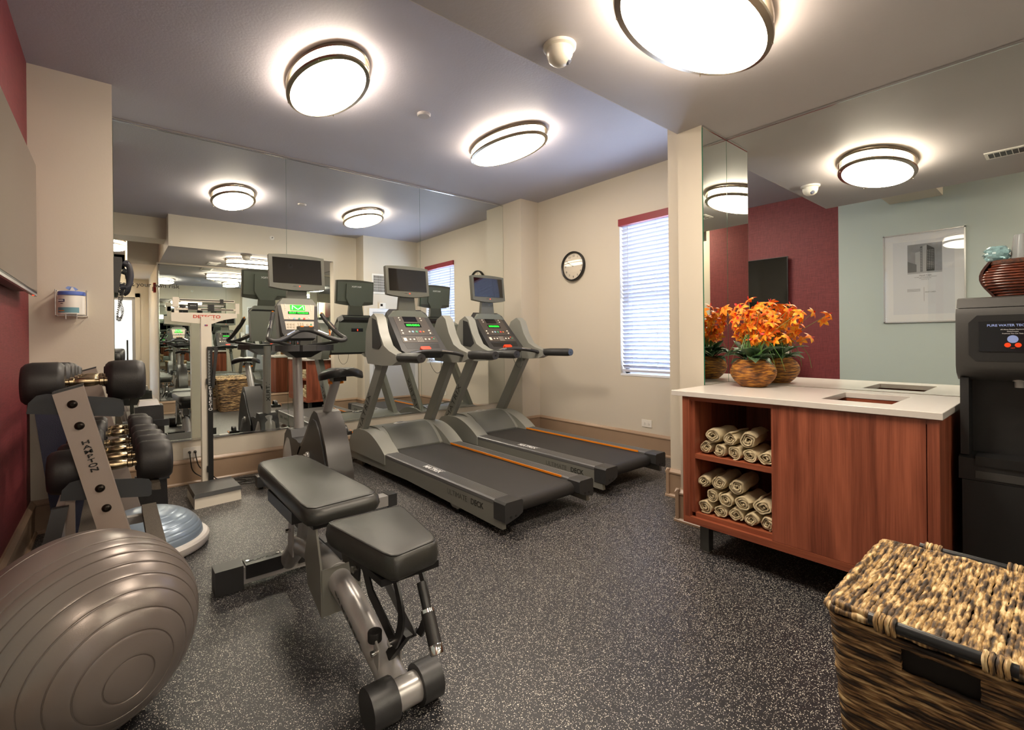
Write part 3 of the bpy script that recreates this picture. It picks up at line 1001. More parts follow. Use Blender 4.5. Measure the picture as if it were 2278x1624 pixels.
        B().tube(arc, .018, 8, flat=(.12, 1), up=(0, 0, 1)).done('pedal_strap', BLACKP, pe)
        B().tube([(s * .252, y - .05, z + .002), (s * .256, y, z + .012), (s * .252, y + .05, z + .002)], .005, 6).done('strap_clip', ORANGE, pe)
    return t
build_bike()

# ---------------------------------------------------------------- weight bench
def build_bench():
    t = thing('weight_bench', 'grey adjustable weight bench with two black padded cushions in the foreground', 'weight bench', (.70, 2.0, 0))
    UPH = mat('black_upholstery', '#343431', 0.38, bump=(500, 0.12), noise=5, amt=0.1)
    def pad(q, zt, th, name):
        """q: 4 corners (x,y) LB, RB, RF, LF in world, at height list zt"""
        c = Vector((sum(p[0] for p in q) / 4, sum(p[1] for p in q) / 4, 0))
        L = []
        for (gr, dz) in ((.985, -th), (1.02, -th * .93), (1.05, -th * .6), (1.03, -th * .2), (.985, -th * .03), (.93, 0.0)):
            ring = []
            n = 9
            for i in range(4):
                a, d = Vector((*q[i], zt[i])), Vector((*q[(i + 1) % 4], zt[(i + 1) % 4]))
                for k in range(n):
                    u = k / n
                    p = a.lerp(d, u)
                    # rounded corners and gently bulged sides
                    r = min(u, 1 - u)
                    ctr = Vector((c.x, c.y, p.z))
                    sh = 1 - .055 * max(0, 1 - r / .12) ** 2
                    v = (p - ctr) * gr * sh + ctr
                    ring.append((v.x - .70, v.y - 2.0, p.z + dz))
            L.append(ring)
        b = B().grid(L, closed=True)
        b.bm.verts.ensure_lookup_table()
        m = len(L[0])
        b.bm.faces.new([b.bm.verts[i] for i in range(m)][::-1])
        b.bm.faces.new([b.bm.verts[i] for i in range(len(b.bm.verts) - m, len(b.bm.verts))])
        o = b.done(name, UPH, t, smooth=50)
        pip = [Vector(p) for p in L[4]]
        B().tube(pip, .0022, 6, closed=True).done('seam_piping', BLACKP, o)
        return o
    pad([(.590, 2.80), (.828, 2.82), (.902, 1.945), (.584, 1.925)], [.55, .55, .53, .53], .075, 'back_cushion')
    pad([(.596, 1.76), (.898, 1.745), (.838, 1.36), (.655, 1.335)], [.53, .53, .53, .53], .08, 'seat_cushion')
    b = B().box(-.09, .10, -.06, .78, .44, .47, bev=.004).done('back_plate', BLACKP, t)
    B().box(-.06, .15, -.62, -.30, .425, .448, bev=.003).done('seat_plate', BLACKP, t)
    # rear stabiliser
    rs = B().box(-.30, .24, .565, .645, .02, .10, bev=.012, seg=3).done('rear_foot', SILVM, t)
    for s, xa, xb in ((-1, -.345, -.225), (1, .165, .285)):
        B().box(xa, xb, .555, .655, .0, .115, bev=.022, seg=3).done('end_cap', CHARP, rs)
    for xa, xb, u in ((-.215, -.045, 0), (.03, .16, 1)):
        st = B().box(xa, xb, .555, .64, .045, .112, bev=.012, seg=3).done('step_pad', BLACKP, rs)
        text('MATRIX', .028, CHARP, rs, ((xa + xb) / 2, .595, .1128), (1, 0, 0), (0, 1, 0), sx=1.3)
    for x in (-.2, -.06):
        B().cyl((x, .60, .108), (x, .60, .116), .008, 12).done('step_bolt', CHROME, rs)
    # main spine tube
    path = bez([(-.01, .60, .06), (-.01, .50, .135), (-.012, .38, .215), (-.01, .18, .25), (-.005, -.02, .245), (.0, -.2, .205), (.003, -.36, .15), (.006, -.5, .095), (.008, -.58, .062)], 6)
    sp = B().tube(path, .047, 24).done('spine_tube', SILVM, t)
    text('MATRIX', .06, mat('dark_grey_ink', '#24241f', .5), sp, (-.0465, -.30, .175), Vector((0, -1, -.36)), Vector((-.25, -.33, .9)), sx=1.2)
    ring = [Vector((0, -.09, .236)) + .05 * (Vector((1, 0, 0)) * math.cos(a) + Vector((0, .25, .97)) * math.sin(a)) for a in [2 * PI * k / 24 for k in range(24)]]
    B().tube(ring, .005, 8, closed=True).done('weld_ring', SILVM, sp)
    # front foot
    ff = B().cyl((-.085, -.62, .062), (.105, -.62, .062), .047, 24).done('front_foot', SILVM, t)
    for s, xa, xb in ((-1, -.112, -.025), (1, .060, .132)):
        pts = [(-.62 + .064 * math.cos(a) , max(.0, .064 + .064 * math.sin(a))) for a in [2 * PI * k / 16 + PI / 16 for k in range(16)]]
        B().prism(pts, 'x', xa, xb, bev=.012, seg=2, ang=60).done('end_cap', CHARP, ff)
    # cradle plate under the gap
    for s in (-1, 1):
        x = .005 + s * .078
        pts = [(.17, .16), (.02, .10), (-.08, .17), (-.07, .27), (-.10, .45), (-.03, .45), (.02, .30), (.12, .28)]
        pts = [(-.11, .10), (.06, .17), (.10, .28), (.03, .46), (-.04, .46), (-.10, .30)]
        B().prism(pts, 'x', x - s * .004, x + s * .004).done('side_plate', GREYM, t)
    B().box(-.073, .083, -.11, -.104, .105, .29).done('cross_plate', GREYM, t)
    B().box(-.10, .02, .20, .62, .385, .44, bev=.004).done('adjust_rail', CHARP, t)
    for s in (-1, 1):
        B().prism([(.34, .18), (.42, .19), (.40, .33), (.33, .34)], 'x', -.012 + s * .045 - .003, -.012 + s * .045 + .003, bev=.002).done('pivot_ear', SILVM, t)
        B().cyl((-.012 + s * .048, .37, .30), (-.012 + s * .07, .37, .30), .009, 10).done('pivot_bolt', CHROME, t)
    B().hexa([(-.035, .30, .26), (-.035, .36, .26), (.02, .36, .26), (.02, .30, .26)], [(-.035, .25, .40), (-.035, .31, .40), (.02, .31, .40), (.02, .25, .40)], bev=.004).done('support_strut', SILVM, t)
    # seat linkage
    cx = .045
    for s in (-1, 1):
        x = cx + s * .047
        arc = [(-.62 - .012 + .05 * math.sin(PI * k / 8), .44 - .24 * k / 8) for k in range(9)]
        arc = [(-.585 - .055 * math.sin(PI * k / 8), .44 - .24 * k / 8) for k in range(9)]
        pts = [(y - .017, z) for y, z in arc] + [(y + .017, z) for y, z in arc[::-1]]
        B().prism(pts, 'x', x - .004, x + .004).done('curved_link', BLACKP, t)
        pts = [(-.34, .385), (-.30, .36), (-.36, .27), (-.55, .175), (-.585, .20), (-.565, .225), (-.40, .305)]
        B().prism(pts, 'x', x - s * .012 - .003, x - s * .012 + .003, bev=.001).done('seat_link', BLACKP, t)
        B().prism([(-.22, .44), (-.17, .44), (-.23, .30), (-.30, .30), (-.31, .36)], 'x', x - s * .002 - .004, x - s * .002 + .004).done('seat_bracket', BLACKP, t)
        for (y, z) in ((-.275, .335), (-.57, .205)):
            B().cyl((x - .012 if s < 0 else x, y, z), (x if s < 0 else x + .012, y, z), .012, 12).done('link_bolt', CHROME, t)
        B().prism([(-.535, .09), (-.505, .09), (-.50, .175), (-.515, .195), (-.54, .175)], 'x', .008 + s * .04 - .003, .008 + s * .04 + .003, bev=.001).done('foot_ear', SILVM, t)
        B().cyl((.008 + s * .043, -.52, .16), (.008 + s * .060, -.52, .16), .010, 12).done('link_bolt', CHROME, t)
    B().hexa([(.0, -.545, .13), (.0, -.505, .13), (.02, -.505, .13), (.02, -.545, .13)], [(.035, -.60, .22), (.035, -.55, .22), (.06, -.55, .22), (.06, -.60, .22)]).done('latch_plate', BLACKP, t)
    B().cyl((-.025, -.49, .18), (-.025, -.49, .215), .024, 20, bev=.004).done('bumper', RUBBER, t)
    B().cyl((-.02, -.275, .34), (.09, -.275, .34), .011, 12).done('cross_pin', GREYM, t)
    # lever
    a, d = Vector((.075, -.63, .40)), Vector((.055, -.76, .24))
    lv = B().cyl(a, a.lerp(d, .45), .015, 14).done('lever', BLACKP, t)
    B().cyl(a.lerp(d, .42), a.lerp(d, .92), .0215, 16).done('lever_grip', RUBBER, lv)
    B().cyl(a.lerp(d, .40), a.lerp(d, .45), .0225, 16).done('grip_ring', CHROME, lv)
    B().cyl(a.lerp(d, .88), a.lerp(d, 1.02), .0225, 16, bev=.003).done('grip_end', CHROME, lv)
build_bench()

# ---------------------------------------------------------------- exercise ball
def build_ball():
    r = .30
    ax = Vector((.36, -.92, -.16)).normalized()
    q = ax.to_track_quat('Z', 'Y').to_matrix().to_4x4()
    b = B()
    prof = []
    grooves = [12, 24, 35, 45, 54, 62, 70, 77, 84, 104, 118, 134, 152]
    angs = set(k * 2.0 for k in range(91))
    for gv in grooves:
        angs = {a for a in angs if abs(a - gv) > 1.2}
        angs |= {gv - 1.1, gv - .45, gv - .15, gv + .15, gv + .45, gv + 1.1}
    for a in sorted(angs):
        rr = r
        for gv in grooves:
            d = abs(a - gv)
            if d < .2:
                rr -= .0034
            elif d < .5:
                rr -= .0006
        prof.append((rr * math.sin(R(a)), rr * math.cos(R(a))))
    prof[0] = (0, r)
    prof[-1] = (0, -r)
    b.lathe(prof, q, 96)
    m = mat('grey_brown_ball_vinyl', '#7b726d', 0.3, 0.3, bump=(400, 0.05))
    o = b.done('exercise_ball', m, smooth=50)
    o.location = (-.08, 1.96, r)
    tag(o, 'big ribbed brownish grey exercise ball on the floor in the lower left corner', 'exercise ball')
build_ball()

# ---------------------------------------------------------------- balance dome
t = thing('balance_trainer', 'pale blue half ball balance trainer with white rim under the dumbbell rack', 'balance trainer', (.125, 3.40, 0))
B().lathe([(0, .0), (.295, 0), (.31, .008), (.318, .022), (.318, .05), (.308, .062), (.29, .066), (0, .066)], n=64).done('rim_platform', mat('rim_white', '#d5d0cb', 0.4), t)
prof = []
gv = [22, 34, 46, 57, 67, 76]
for k in range(91):
    a = k
    rr = 1.0
    for q in gv:
        d = abs(a - q)
        if d < 1.6:
            rr -= .008 * (1 - d / 1.6)
    prof.append((.285 * rr * math.sin(R(a)), .06 + .185 * rr * math.cos(R(a))))
prof[0] = (0, .245)
B().lathe(prof, n=72).done('dome', mat('pale_blue_vinyl', '#8797a8', 0.28, 0.25), t, smooth=60)

# ---------------------------------------------------------------- dumbbell rack
RACKM = mat('rack_light_grey_paint', '#9c8f86', 0.38, 0.3, bump=(300, .05))
t = thing('dumbbell_rack', 'silver grey two tier dumbbell rack with lettered slanted post beside the red wall', 'dumbbell rack', (-.05, 2.3, 0))
Y1 = 1.5
def rk(x):
    return x + .05
for yy, nm in ((0, 'near'), (Y1, 'far')):
    y0 = yy - (.04 if yy == 0 else 0)
    zt = 1.035
    # post slants: x grows as z falls
    def px_(z):
        return rk(-.128 + (zt - z) * .232)
    w = .044
    bot = [(px_(.0) - w, y0 - .03, 0), (px_(0) + w, y0 - .03, 0), (px_(0) + w, y0 + .03, 0), (px_(0) - w, y0 + .03, 0)]
    top = [(px_(zt) - w + .004, y0 - .03, zt - .012), (px_(zt) + w - .004, y0 - .03, zt + .012), (px_(zt) + w - .004, y0 + .03, zt + .012), (px_(zt) - w + .004, y0 + .03, zt - .012)]
    po = B().hexa(bot, top, bev=.010, seg=3).done('post', RACKM, t)
    B().hexa([(a[0], a[1], a[2]) for a in top], [(a[0], a[1], a[2] + .008) for a in top], bev=.003).done('post_cap', CHARP, po)
    if yy == 0:
        dirv = Vector((.232, 0, -1)).normalized()
        letters = 'HAMPTON'
        for i, ch in enumerate(letters):
            z = .846 - i * .0168
            text(ch, .0185, INK, po, (px_(z) + .002, y0 - .0312, z), (1, 0, .232), (-.232, 0, 1), sx=1.8, bold=.0004)
        for z in (.985, .907, .675, .60):
            c = Vector((px_(z), y0 - .030, z))
            M = Matrix.Translation(c) @ Matrix.Rotation(R(90), 4, 'X')
            B().lathe([(0, .008), (.005, .008), (.0055, .010), (.008, .009), (.013, .005), (.0145, 0)], M, 20).done('post_bolt', mat('dark_bolt', '#2a2520', .35, .8), po)
    # end brackets of both tiers
    for (zc, xa, xb) in ((.975, -.238, .025), (.655, -.155, .108)):
        yb = y0 + .034
        tilt = -.06
        pts = [(rk(xa), zc - .018), (rk(xa) + .005, zc + .018), (rk(xa) + .025, zc + .042), (rk(xa) + .05, zc + .047), (rk(xb) - .03, zc + .018), (rk(xb) - .008, zc + .010), (rk(xb), zc - .004), (rk(xb), zc - .050), (rk(xb) - .008, zc - .056)]
        if yy > 0: pts = [(p[0], p[1]) for p in pts]
        B().prism(pts, 'y', yb, yb + .005, bev=.0015).done('end_bracket', mat('bracket_dark_grey', '#3a3d40', .4, .3), t)
    # rear leg and foot
    B().hexa([(rk(-.30), y0 - .025, 0), (rk(-.25), y0 - .025, 0), (rk(-.25), y0 + .025, 0), (rk(-.30), y0 + .025, 0)], [(rk(-.175), y0 - .0, .62), (rk(-.13), y0 - .0, .62), (rk(-.13), y0 + .03, .62), (rk(-.175), y0 + .03, .62)], bev=.005).done('rear_leg', CHARP, t)
    B().box(rk(-.32), rk(.16), y0 - .028, y0 + .028, .0, .05, bev=.008).done('foot_bar', CHARP, t)
B().box(rk(-.142), rk(-.116), .01, .035, 0.05, .66, bev=.004).done('rear_upright', RACKM, t)
# saddle rails
TEXR = mat('ribbed_rubber_rail', '#4a4238', .6, bump=(260, .6), noise=60, amt=.3)
for (x, z) in ((-.16, .975), (.0, .955), (-.07, .655), (.11, .635)):
    B().prism([(rk(x) - .028, z - .012), (rk(x) + .028, z - .018), (rk(x) + .026, z + .006), (rk(x) - .026, z + .012)], 'y', -.0, Y1, bev=.003).done('shelf_rail', TEXR if x > 0 else CHARP, t)
for x in (-.10, .13):
    B().box(rk(x) - .03, rk(x) + .03, .02, .72 if x > 0 else Y1, .335, .372, bev=.003).done('lower_rail', TEXR, t)
B().box(rk(-.13), rk(.16), .66, .70, .30, .336, bev=.004).done('cross_brace', SILVM, t)
B().box(rk(-.20), rk(-.155), .0, Y1, .42, .50, bev=.006).done('rear_beam', RACKM, t)

def dumbbell(y, x0, x1, z, dia, label, grp):
    L = x1 - x0
    hl = min(.118, L * .34)
    t = thing('dumbbell', label, 'dumbbell', ((x0 + x1) / 2, y, z), 0, grp)
    r = dia / 2
    for s in (-1, 1):
        a, e = s * (L / 2 - hl), s * L / 2
        ps = [(a, r * .30), (a, r * .80), (a + s * .010, r * .95), (a + s * .020, r), (e - s * .030, r), (e - s * .012, r * .94), (e - s * .002, r * .80), (e, r * .60), (e - s * .004, r * .55), (e - s * .004, 0.0001)]
        prof = [(rr, xx * 1.0) for xx, rr in ps]
        M = Matrix.Rotation(R(90), 4, 'Y')
        prof = [(0.0001, a)] + prof
        B().lathe(prof, M, 40).done('weight_head', RUBBER, t, smooth=40)
    hh = L / 2 - hl
    M = Matrix.Rotation(R(90), 4, 'Y')
    prof = [(.0135, -hh), (.0135, -hh * .84), (.017, -hh * .80), (.017, -hh * .62), (.0135, -hh * .58), (.0165, -hh * .40), (.0175, -hh * .36), (.019, -hh * .1), (.019, hh * .1), (.0175, hh * .36), (.0165, hh * .40), (.0135, hh * .58), (.017, hh * .62), (.017, hh * .80), (.0135, hh * .84), (.0135, hh)]
    B().lathe(prof, M, 24).done('handle', mat('worn_chrome', '#b9a687', .22, 1.0, bump=(500, .15)), t)
    return t
ups = [(2.40, -.262, .096, 1.052, .156), (2.585, -.252, .086, 1.048, .15), (2.76, -.242, .076, 1.045, .145), (2.93, -.235, .068, 1.04, .138), (3.12, -.215, .045, 1.03, .12)]
nm = ['largest dumbbell on the top tier, nearest the front end of the rack', 'second dumbbell from the front on the top tier', 'third dumbbell from the front on the top tier', 'fourth dumbbell from the front on the top tier', 'smallest dumbbell at the far end of the top tier']
for (y, a, e, z, d), l in zip(ups, nm):
    dumbbell(y, a, e, z, d, 'black rubber ' + l, 'dumbbells on the top tier')
lows = [(2.40, -.197, .183, .718, .162), (2.565, -.180, .182, .718, .158), (2.74, -.165, .176, .718, .15), (2.945, -.15, .166, .718, .148), (3.24, -.142, .160, .718, .158), (3.42, -.128, .150, .718, .145)]
nm = ['largest dumbbell on the lower tier, nearest the exercise ball', 'second dumbbell from the front on the lower tier', 'third dumbbell from the front on the lower tier', 'fourth dumbbell from the front on the lower tier', 'fifth dumbbell from the front on the lower tier', 'last dumbbell at the mirror end of the lower tier']
for (y, a, e, z, d), l in zip(lows, nm):
    dumbbell(y, a, e, z, d, 'black rubber ' + l, 'dumbbells on the lower tier')

# navy mat standing behind the rack
t = thing('exercise_mat', 'dark navy folded exercise mat leaning in the corner behind the dumbbell rack', 'mat', (0, 0, 0))
b = B().hexa([(-.285, 3.96, .0), (.02, 3.96, .0), (.02, 4.0, .0), (-.285, 4.0, .0)], [(-.40, 4.09, .93), (-.09, 4.09, .93), (-.09, 4.13, .93), (-.40, 4.13, .93)], bev=.012, seg=3).done('mat_panel', mat('navy_vinyl', '#1f2238', .45, bump=(300, .35)), t)
B().hexa([(-.285, 3.915, .0), (.02, 3.915, .0), (.02, 3.955, .0), (-.285, 3.955, .0)], [(-.40, 4.045, .93), (-.09, 4.045, .93), (-.09, 4.085, .93), (-.40, 4.085, .93)], bev=.012, seg=3).done('mat_panel', MATS['navy_vinyl'], t)
# black padded block by the mirror
t = thing('padded_block', 'black padded folding block with straps standing behind the dumbbells', 'exercise pad', (0, 0, 0))
B().hexa([(.12, 4.02, 0), (.285, 4.05, 0), (.285, 4.18, 0), (.12, 4.18, 0)], [(.10, 4.02, .76), (.26, 4.04, .76), (.26, 4.18, .76), (.10, 4.18, .76)], bev=.02, seg=3).done('pad', mat('black_vinyl', '#1c1a1b', .4, bump=(200, .3)), t)
B().hexa([(.12, 4.02, .765), (.24, 4.03, .765), (.24, 4.15, .765), (.12, 4.15, .765)], [(.13, 4.04, .80), (.23, 4.05, .80), (.23, 4.14, .80), (.13, 4.14, .80)], bev=.008).done('grey_top', SILVM, t)
for z in (.25, .62):
    B().box(.098, .29, 4.008, 4.03, z, z + .045, bev=.004).done('strap', BLACKP, t)

# ---------------------------------------------------------------- column scale
t = thing('physician_scale', 'white upright balance beam scale with black platform in front of the mirror', 'scale', (.585, 4.18, 0))
B().hexa([(-.152, -.19, .0), (.152, -.155, .0), (.140, .22, .0), (-.158, .19, .0)], [(-.15, -.187, .075), (.148, -.153, .075), (.138, .215, .075), (-.155, .187, .075)], bev=.006).done('base', WHITEM, t)
B().hexa([(-.158, -.195, .077), (.156, -.16, .077), (.144, .18, .077), (-.162, .15, .077)], [(-.150, -.187, .106), (.148, -.153, .106), (.137, .172, .106), (-.154, .142, .106)], bev=.008, seg=3).done('platform', CHARP, t)
B().box(-.075, .045, .19, .33, 0, .03, bev=.004).done('post_foot', WHITEM, t)
post = B().box(-.052, .02, .225, .30, .02, 1.40, bev=.004).done('column', WHITEM, t)
# height rod sleeve
hs = B().box(-.012, .022, .205, .2245, .06, 1.16, bev=.003).done('height_rod', BLACKP, t)
for i, ch in enumerate('DETECTO'):
    text(ch, .030, WHITEINK, hs, (.005, .2045, .83 - i * .0285), (1, 0, 0), (0, 0, 1), bold=.0006, sx=1.15)
b = B()
for k in range(22):
    b.box(-.008, .004 if k % 2 else .001, .2040, .2048, .86 + k * .0125, .8635 + k * .0125)
b.done('height_graduations', WHITEINK, hs, kind='stuff')
B().hexa([(.012, .19, .83), (.03, .19, .83), (.03, .202, .83), (.012, .202, .83)], [(.035, .19, 1.15), (.06, .19, 1.15), (.06, .202, 1.15), (.035, .202, 1.15)], bev=.002).done('height_arm', BLACKP, hs)
for z in (.16, .86):
    B().box(-.022, -.010, .20, .226, z, z + .045, bev=.002).done('rod_clip', BLACKP, hs)
hd = B().prism([(-.245, 1.362), (-.245, 1.43), (.205, 1.43), (.205, 1.395), (.10, 1.375), (.03, 1.345), (-.06, 1.345)], 'y', .235, .285, bev=.006).done('head', WHITEM, t)
text('DETECTO', .034, mat('red_ink', '#c8402a', .5), hd, (-.01, .2345, 1.400), (1, 0, 0), (0, 0, 1), sx=1.25, bold=.0008)
text('www.detecto.com', .010, MATS['red_ink'], hd, (.01, .2345, 1.378), (1, 0, 0), (0, 0, 1))
fl = B().box(-.028, -.006, .2236, .2251, 1.325, 1.337).done('flag_sticker', mat('sticker_blue', '#4a5a9a', .5), post)
B().box(-.018, -.006, .2233, .2240, 1.331, 1.337).box(-.028, -.006, .2233, .2240, 1.325, 1.328).done('flag_stripes', MATS['red_ink'], fl)
for s in (-1, 1):
    B().box(s * .21 - .014, s * .21 + .014, .245, .27, 1.43, 1.515, bev=.003).done('beam_bracket', WHITEM, t)
bm = B().box(-.205, .19, .245, .265, 1.52, 1.54, bev=.002).box(-.235, -.195, .24, .27, 1.475, 1.55, bev=.003).done('upper_beam', WHITEM, t)
B().box(-.19, .185, .243, .2455, 1.528, 1.535).done('beam_graduations', INK, bm)
b2 = B().box(-.21, .20, .24, .265, 1.452, 1.468, bev=.002).done('lower_beam', WHITEM, t)
B().box(-.05, .18, .238, .2405, 1.456, 1.463).done('beam_graduations', INK, b2)
B().box(-.14, .11, .245, .262, 1.485, 1.495, bev=.002).done('middle_beam', SILVM, t)
pz = B().box(-.135, -.07, .235, .272, 1.455, 1.51, bev=.006).done('large_poise', BLACKP, t)
text('DETECTO', .009, WHITEINK, pz, (-.102, .2345, 1.487), (1, 0, 0), (0, 0, 1))
B().box(.0, .042, .235, .272, 1.445, 1.50, bev=.005).done('small_poise', BLACKP, t)
B().box(.085, .108, .238, .27, 1.505, 1.545, bev=.003).done('slide_weight', BLACKP, t)
B().lathe([(0, -.02), (.016, -.02), (.018, .0), (.016, .02), (0, .02)], Matrix.Translation((-.17, .255, 1.475)) @ Matrix.Rotation(R(90), 4, 'Y'), 20).done('balance_nut', BLACKP, t)
B().tube([(.195, .25, 1.43), (.222, .25, 1.46), (.215, .25, 1.50)], .003, 6).done('beam_hook', SILVM, t)

# ---------------------------------------------------------------- cabinet and worktop
XF = 2.476
CY0, CY1 = .335, 1.405
t = thing('towel_cabinet', 'cherry wood low cabinet on grey legs with open towel shelves and one wide door', 'cabinet', (XF, CY0, 0))
D = XM - .012 - XF
hx1_ = 3.022
Wc = CY1 - CY0
z0, z1 = .163, .866
YD0 = .935 - CY0
def bx(n, m, *a, **k):
    return B().box(*a, **k).done(n, m, t)
bx('bottom_panel', WOODH, 0, D, 0, Wc, z0, z0 + .036, bev=.001)
bx('side_panel', WOOD, 0, D, 0, .036, z0 + .036, z1, bev=.001)
bx('side_panel', WOOD, 0, D, Wc - .04, Wc, z0 + .036, z1, bev=.001)
bx('back_panel', WOOD, D - .02, D, .036, Wc - .04, z0 + .036, z1)
bx('divider', WOOD, .025, D - .02, YD0 - .01, YD0 + .01, z0 + .036, z1 - .02)
bx('top_rail', WOODH, .004, .03, .036, Wc - .04, z1 - .02, z1)
# recessed compartment frame
bx('compartment_frame', WOOD, .018, D - .02, Wc - .062, Wc - .04, z0 + .06, z1 - .02)
bx('shelf', WOODH, .02, D - .02, YD0 + .01, Wc - .062, .524, .55, bev=.001)
bx('compartment_floor', WOODH, .02, D - .02, YD0 + .01, Wc - .062, z0 + .036, z0 + .06)
bx('chute_board', WOODH, hx1_ - XF, hx1_ - XF + .018, .19, .46, .62, .866)
d = bx('door', WOOD, .003, .023, .04, YD0 + .008, z0 + .038, z1 - .004, bev=.0008)
LEGM = mat('leg_grey_metal', '#5b5b58', .35, .6)
for x in (.05, D - .1):
    for y in (.06, Wc - .12):
        lg = bx('leg', LEGM, x, x + .05, y, y + .05, .012, z0, bev=.003)
        B().cyl((x + .025, y + .025, 0), (x + .025, y + .025, .014), .018, 14).done('glide', SILVM, lg)
# worktop with a rectangular opening
b = B()
tx0, tx1, ty0, ty1 = XF - .012, XM - .001, .323, YR - .007
hx0, hx1, hy0, hy1 = 2.63, 3.02, .510, .778
ys = [ty0, hy0, hy1, ty1]
xs = [tx0, hx0, hx1, tx1]
zt0, zt1 = .868, .896
grid = {}
for i, x in enumerate(xs):
    for j, y in enumerate(ys):
        for k, z in enumerate((zt0, zt1)):
            grid[i, j, k] = b.bm.verts.new((x, y, z))
for i in range(3):
    for j in range(3):
        if (i, j) == (1, 1):
            continue
        for k in (0, 1):
            b.bm.faces.new([grid[i, j, k], grid[i + 1, j, k], grid[i + 1, j + 1, k], grid[i, j + 1, k]])
def wallf(a, c):
    b.bm.faces.new([grid[a[0], a[1], 0], grid[c[0], c[1], 0], grid[c[0], c[1], 1], grid[a[0], a[1], 1]])
for i in range(3):
    wallf((i, 0), (i + 1, 0)); wallf((i, 3), (i + 1, 3)); wallf((0, i), (0, i + 1)); wallf((3, i), (3, i + 1))
wallf((1, 1), (2, 1)); wallf((1, 2), (2, 2)); wallf((1, 1), (1, 2)); wallf((2, 1), (2, 2))
o = b.done('worktop', STONE, smooth=0)
tag(o, 'white stone worktop with a rectangular towel drop opening on the wooden cabinet', 'worktop')
md = o.modifiers.new('bev', 'BEVEL')
md.width = .0015
md.limit_method = 'ANGLE'

# ---------------------------------------------------------------- rolled towels
def towel(y, z, r, L, seed, label, x=2.52, yaw=0, grp='rolled cream towels'):
    rnd = random.Random(seed)
    n = 78
    turns = 2.7 + rnd.random() * .5
    th = r * .17
    ph = rnd.random() * 6.28
    ell = .9 + rnd.random() * .08
    pts = []
    for k in range(n + 1):
        u = k / n
        a = ph + turns * 2 * PI * u
        rr = r * (.10 + .86 * u ** .85) * (1 + .07 * math.sin(a * 2 + seed) * u + .04 * math.sin(5 * a + seed * 2))
        pts.append((rr * math.cos(a), rr * math.sin(a) * ell, a, rr))
    # end flap hangs slightly
    rows = []
    ns = 9
    for j in range(ns):
        w = j / (ns - 1)
        ring = []
        xx = L * w
        bulge = 1 - .06 * (2 * w - 1) ** 4
        for side in (1, -1):
            seq = range(n + 1) if side == 1 else range(n, -1, -1)
            for k in seq:
                y_, z_, a, rr = pts[k]
                off = side * th * .5 * (1 if k > 2 else .5)
                f = (rr + off) / rr
                wob = .0022 * math.sin(a * 3 + j * 1.3 + seed) + (rnd.random() - .5) * .0012
                xo = (rnd.random() - .5) * .003 + .004 * math.sin(a * 1.3 + seed) if j in (0, ns - 1) else 0
                ring.append((xx + xo, y_ * f * bulge + wob, z_ * f * bulge + wob * .6))
        rows.append(ring)
    b = B().grid(rows, closed=True)
    bm = b.bm
    bm.verts.ensure_lookup_table()
    m = len(rows[0])
    for base in (0, (ns - 1) * m):
        for k in range(n):
            a0, a1 = base + k, base + k + 1
            c0, c1 = base + m - 1 - k, base + m - 2 - k
            bm.faces.new([bm.verts[i] for i in (a0, a1, c1, c0)])
    o = b.done('rolled_towel', TOWEL, smooth=75)
    o.location = (x, y, z)
    o.rotation_euler = (0, 0, yaw)
    tag(o, label, 'towel', grp)
    return o
TW = 'cream rolled towel '
G1, G2 = 'rolled towels on the upper cabinet shelf', 'rolled towels on the lower cabinet shelf'
up = [(1.295, .589, .038, 'at the left end of the bottom row on the upper shelf'), (1.216, .588, .037, 'second from left in the bottom row on the upper shelf'), (1.139, .588, .037, 'third from left in the bottom row on the upper shelf'), (1.061, .589, .038, 'fourth from left in the bottom row on the upper shelf'), (.983, .588, .037, 'at the right end of the bottom row on the upper shelf'),
      (1.255, .662, .046, 'on top at the left of the upper shelf'), (1.158, .657, .040, 'on top in the middle of the upper shelf'), (1.068, .662, .045, 'on top at the right of the upper shelf')]
for i, (y, z, r, l) in enumerate(up):
    towel(y, z, r, .20 if i != 7 else .23, i + 3, TW + l, 2.515 + (.01 if i == 0 else 0), (.12 if i == 7 else -.03 * (i % 3)), G1)
lo = [(1.300, .264, .040, 'at the lower left corner of the lower shelf, turned outwards'), (1.215, .260, .037, 'second from left on the floor of the lower shelf'), (1.136, .262, .039, 'in the middle on the floor of the lower shelf'), (1.057, .260, .037, 'fourth from left on the floor of the lower shelf'), (.980, .261, .038, 'at the right on the floor of the lower shelf'),
      (1.262, .332, .036, 'tucked in the second layer at the left of the lower shelf'), (1.183, .330, .040, 'second in the middle layer of the lower shelf'), (1.098, .330, .041, 'third in the middle layer of the lower shelf'), (1.002, .337, .045, 'at the right of the middle layer of the lower shelf'),
      (1.305, .402, .037, 'on top at the left of the lower shelf'), (1.220, .410, .041, 'on top in the middle of the lower shelf'), (1.128, .409, .043, 'on top at the right of the lower shelf')]
for i, (y, z, r, l) in enumerate(lo):
    towel(y, z, r, .20 if i < 9 else .25, i + 31, TW + l, 2.512 + .004 * (i % 3), (.10 if i >= 9 else -.04 * (i % 2)), G2)

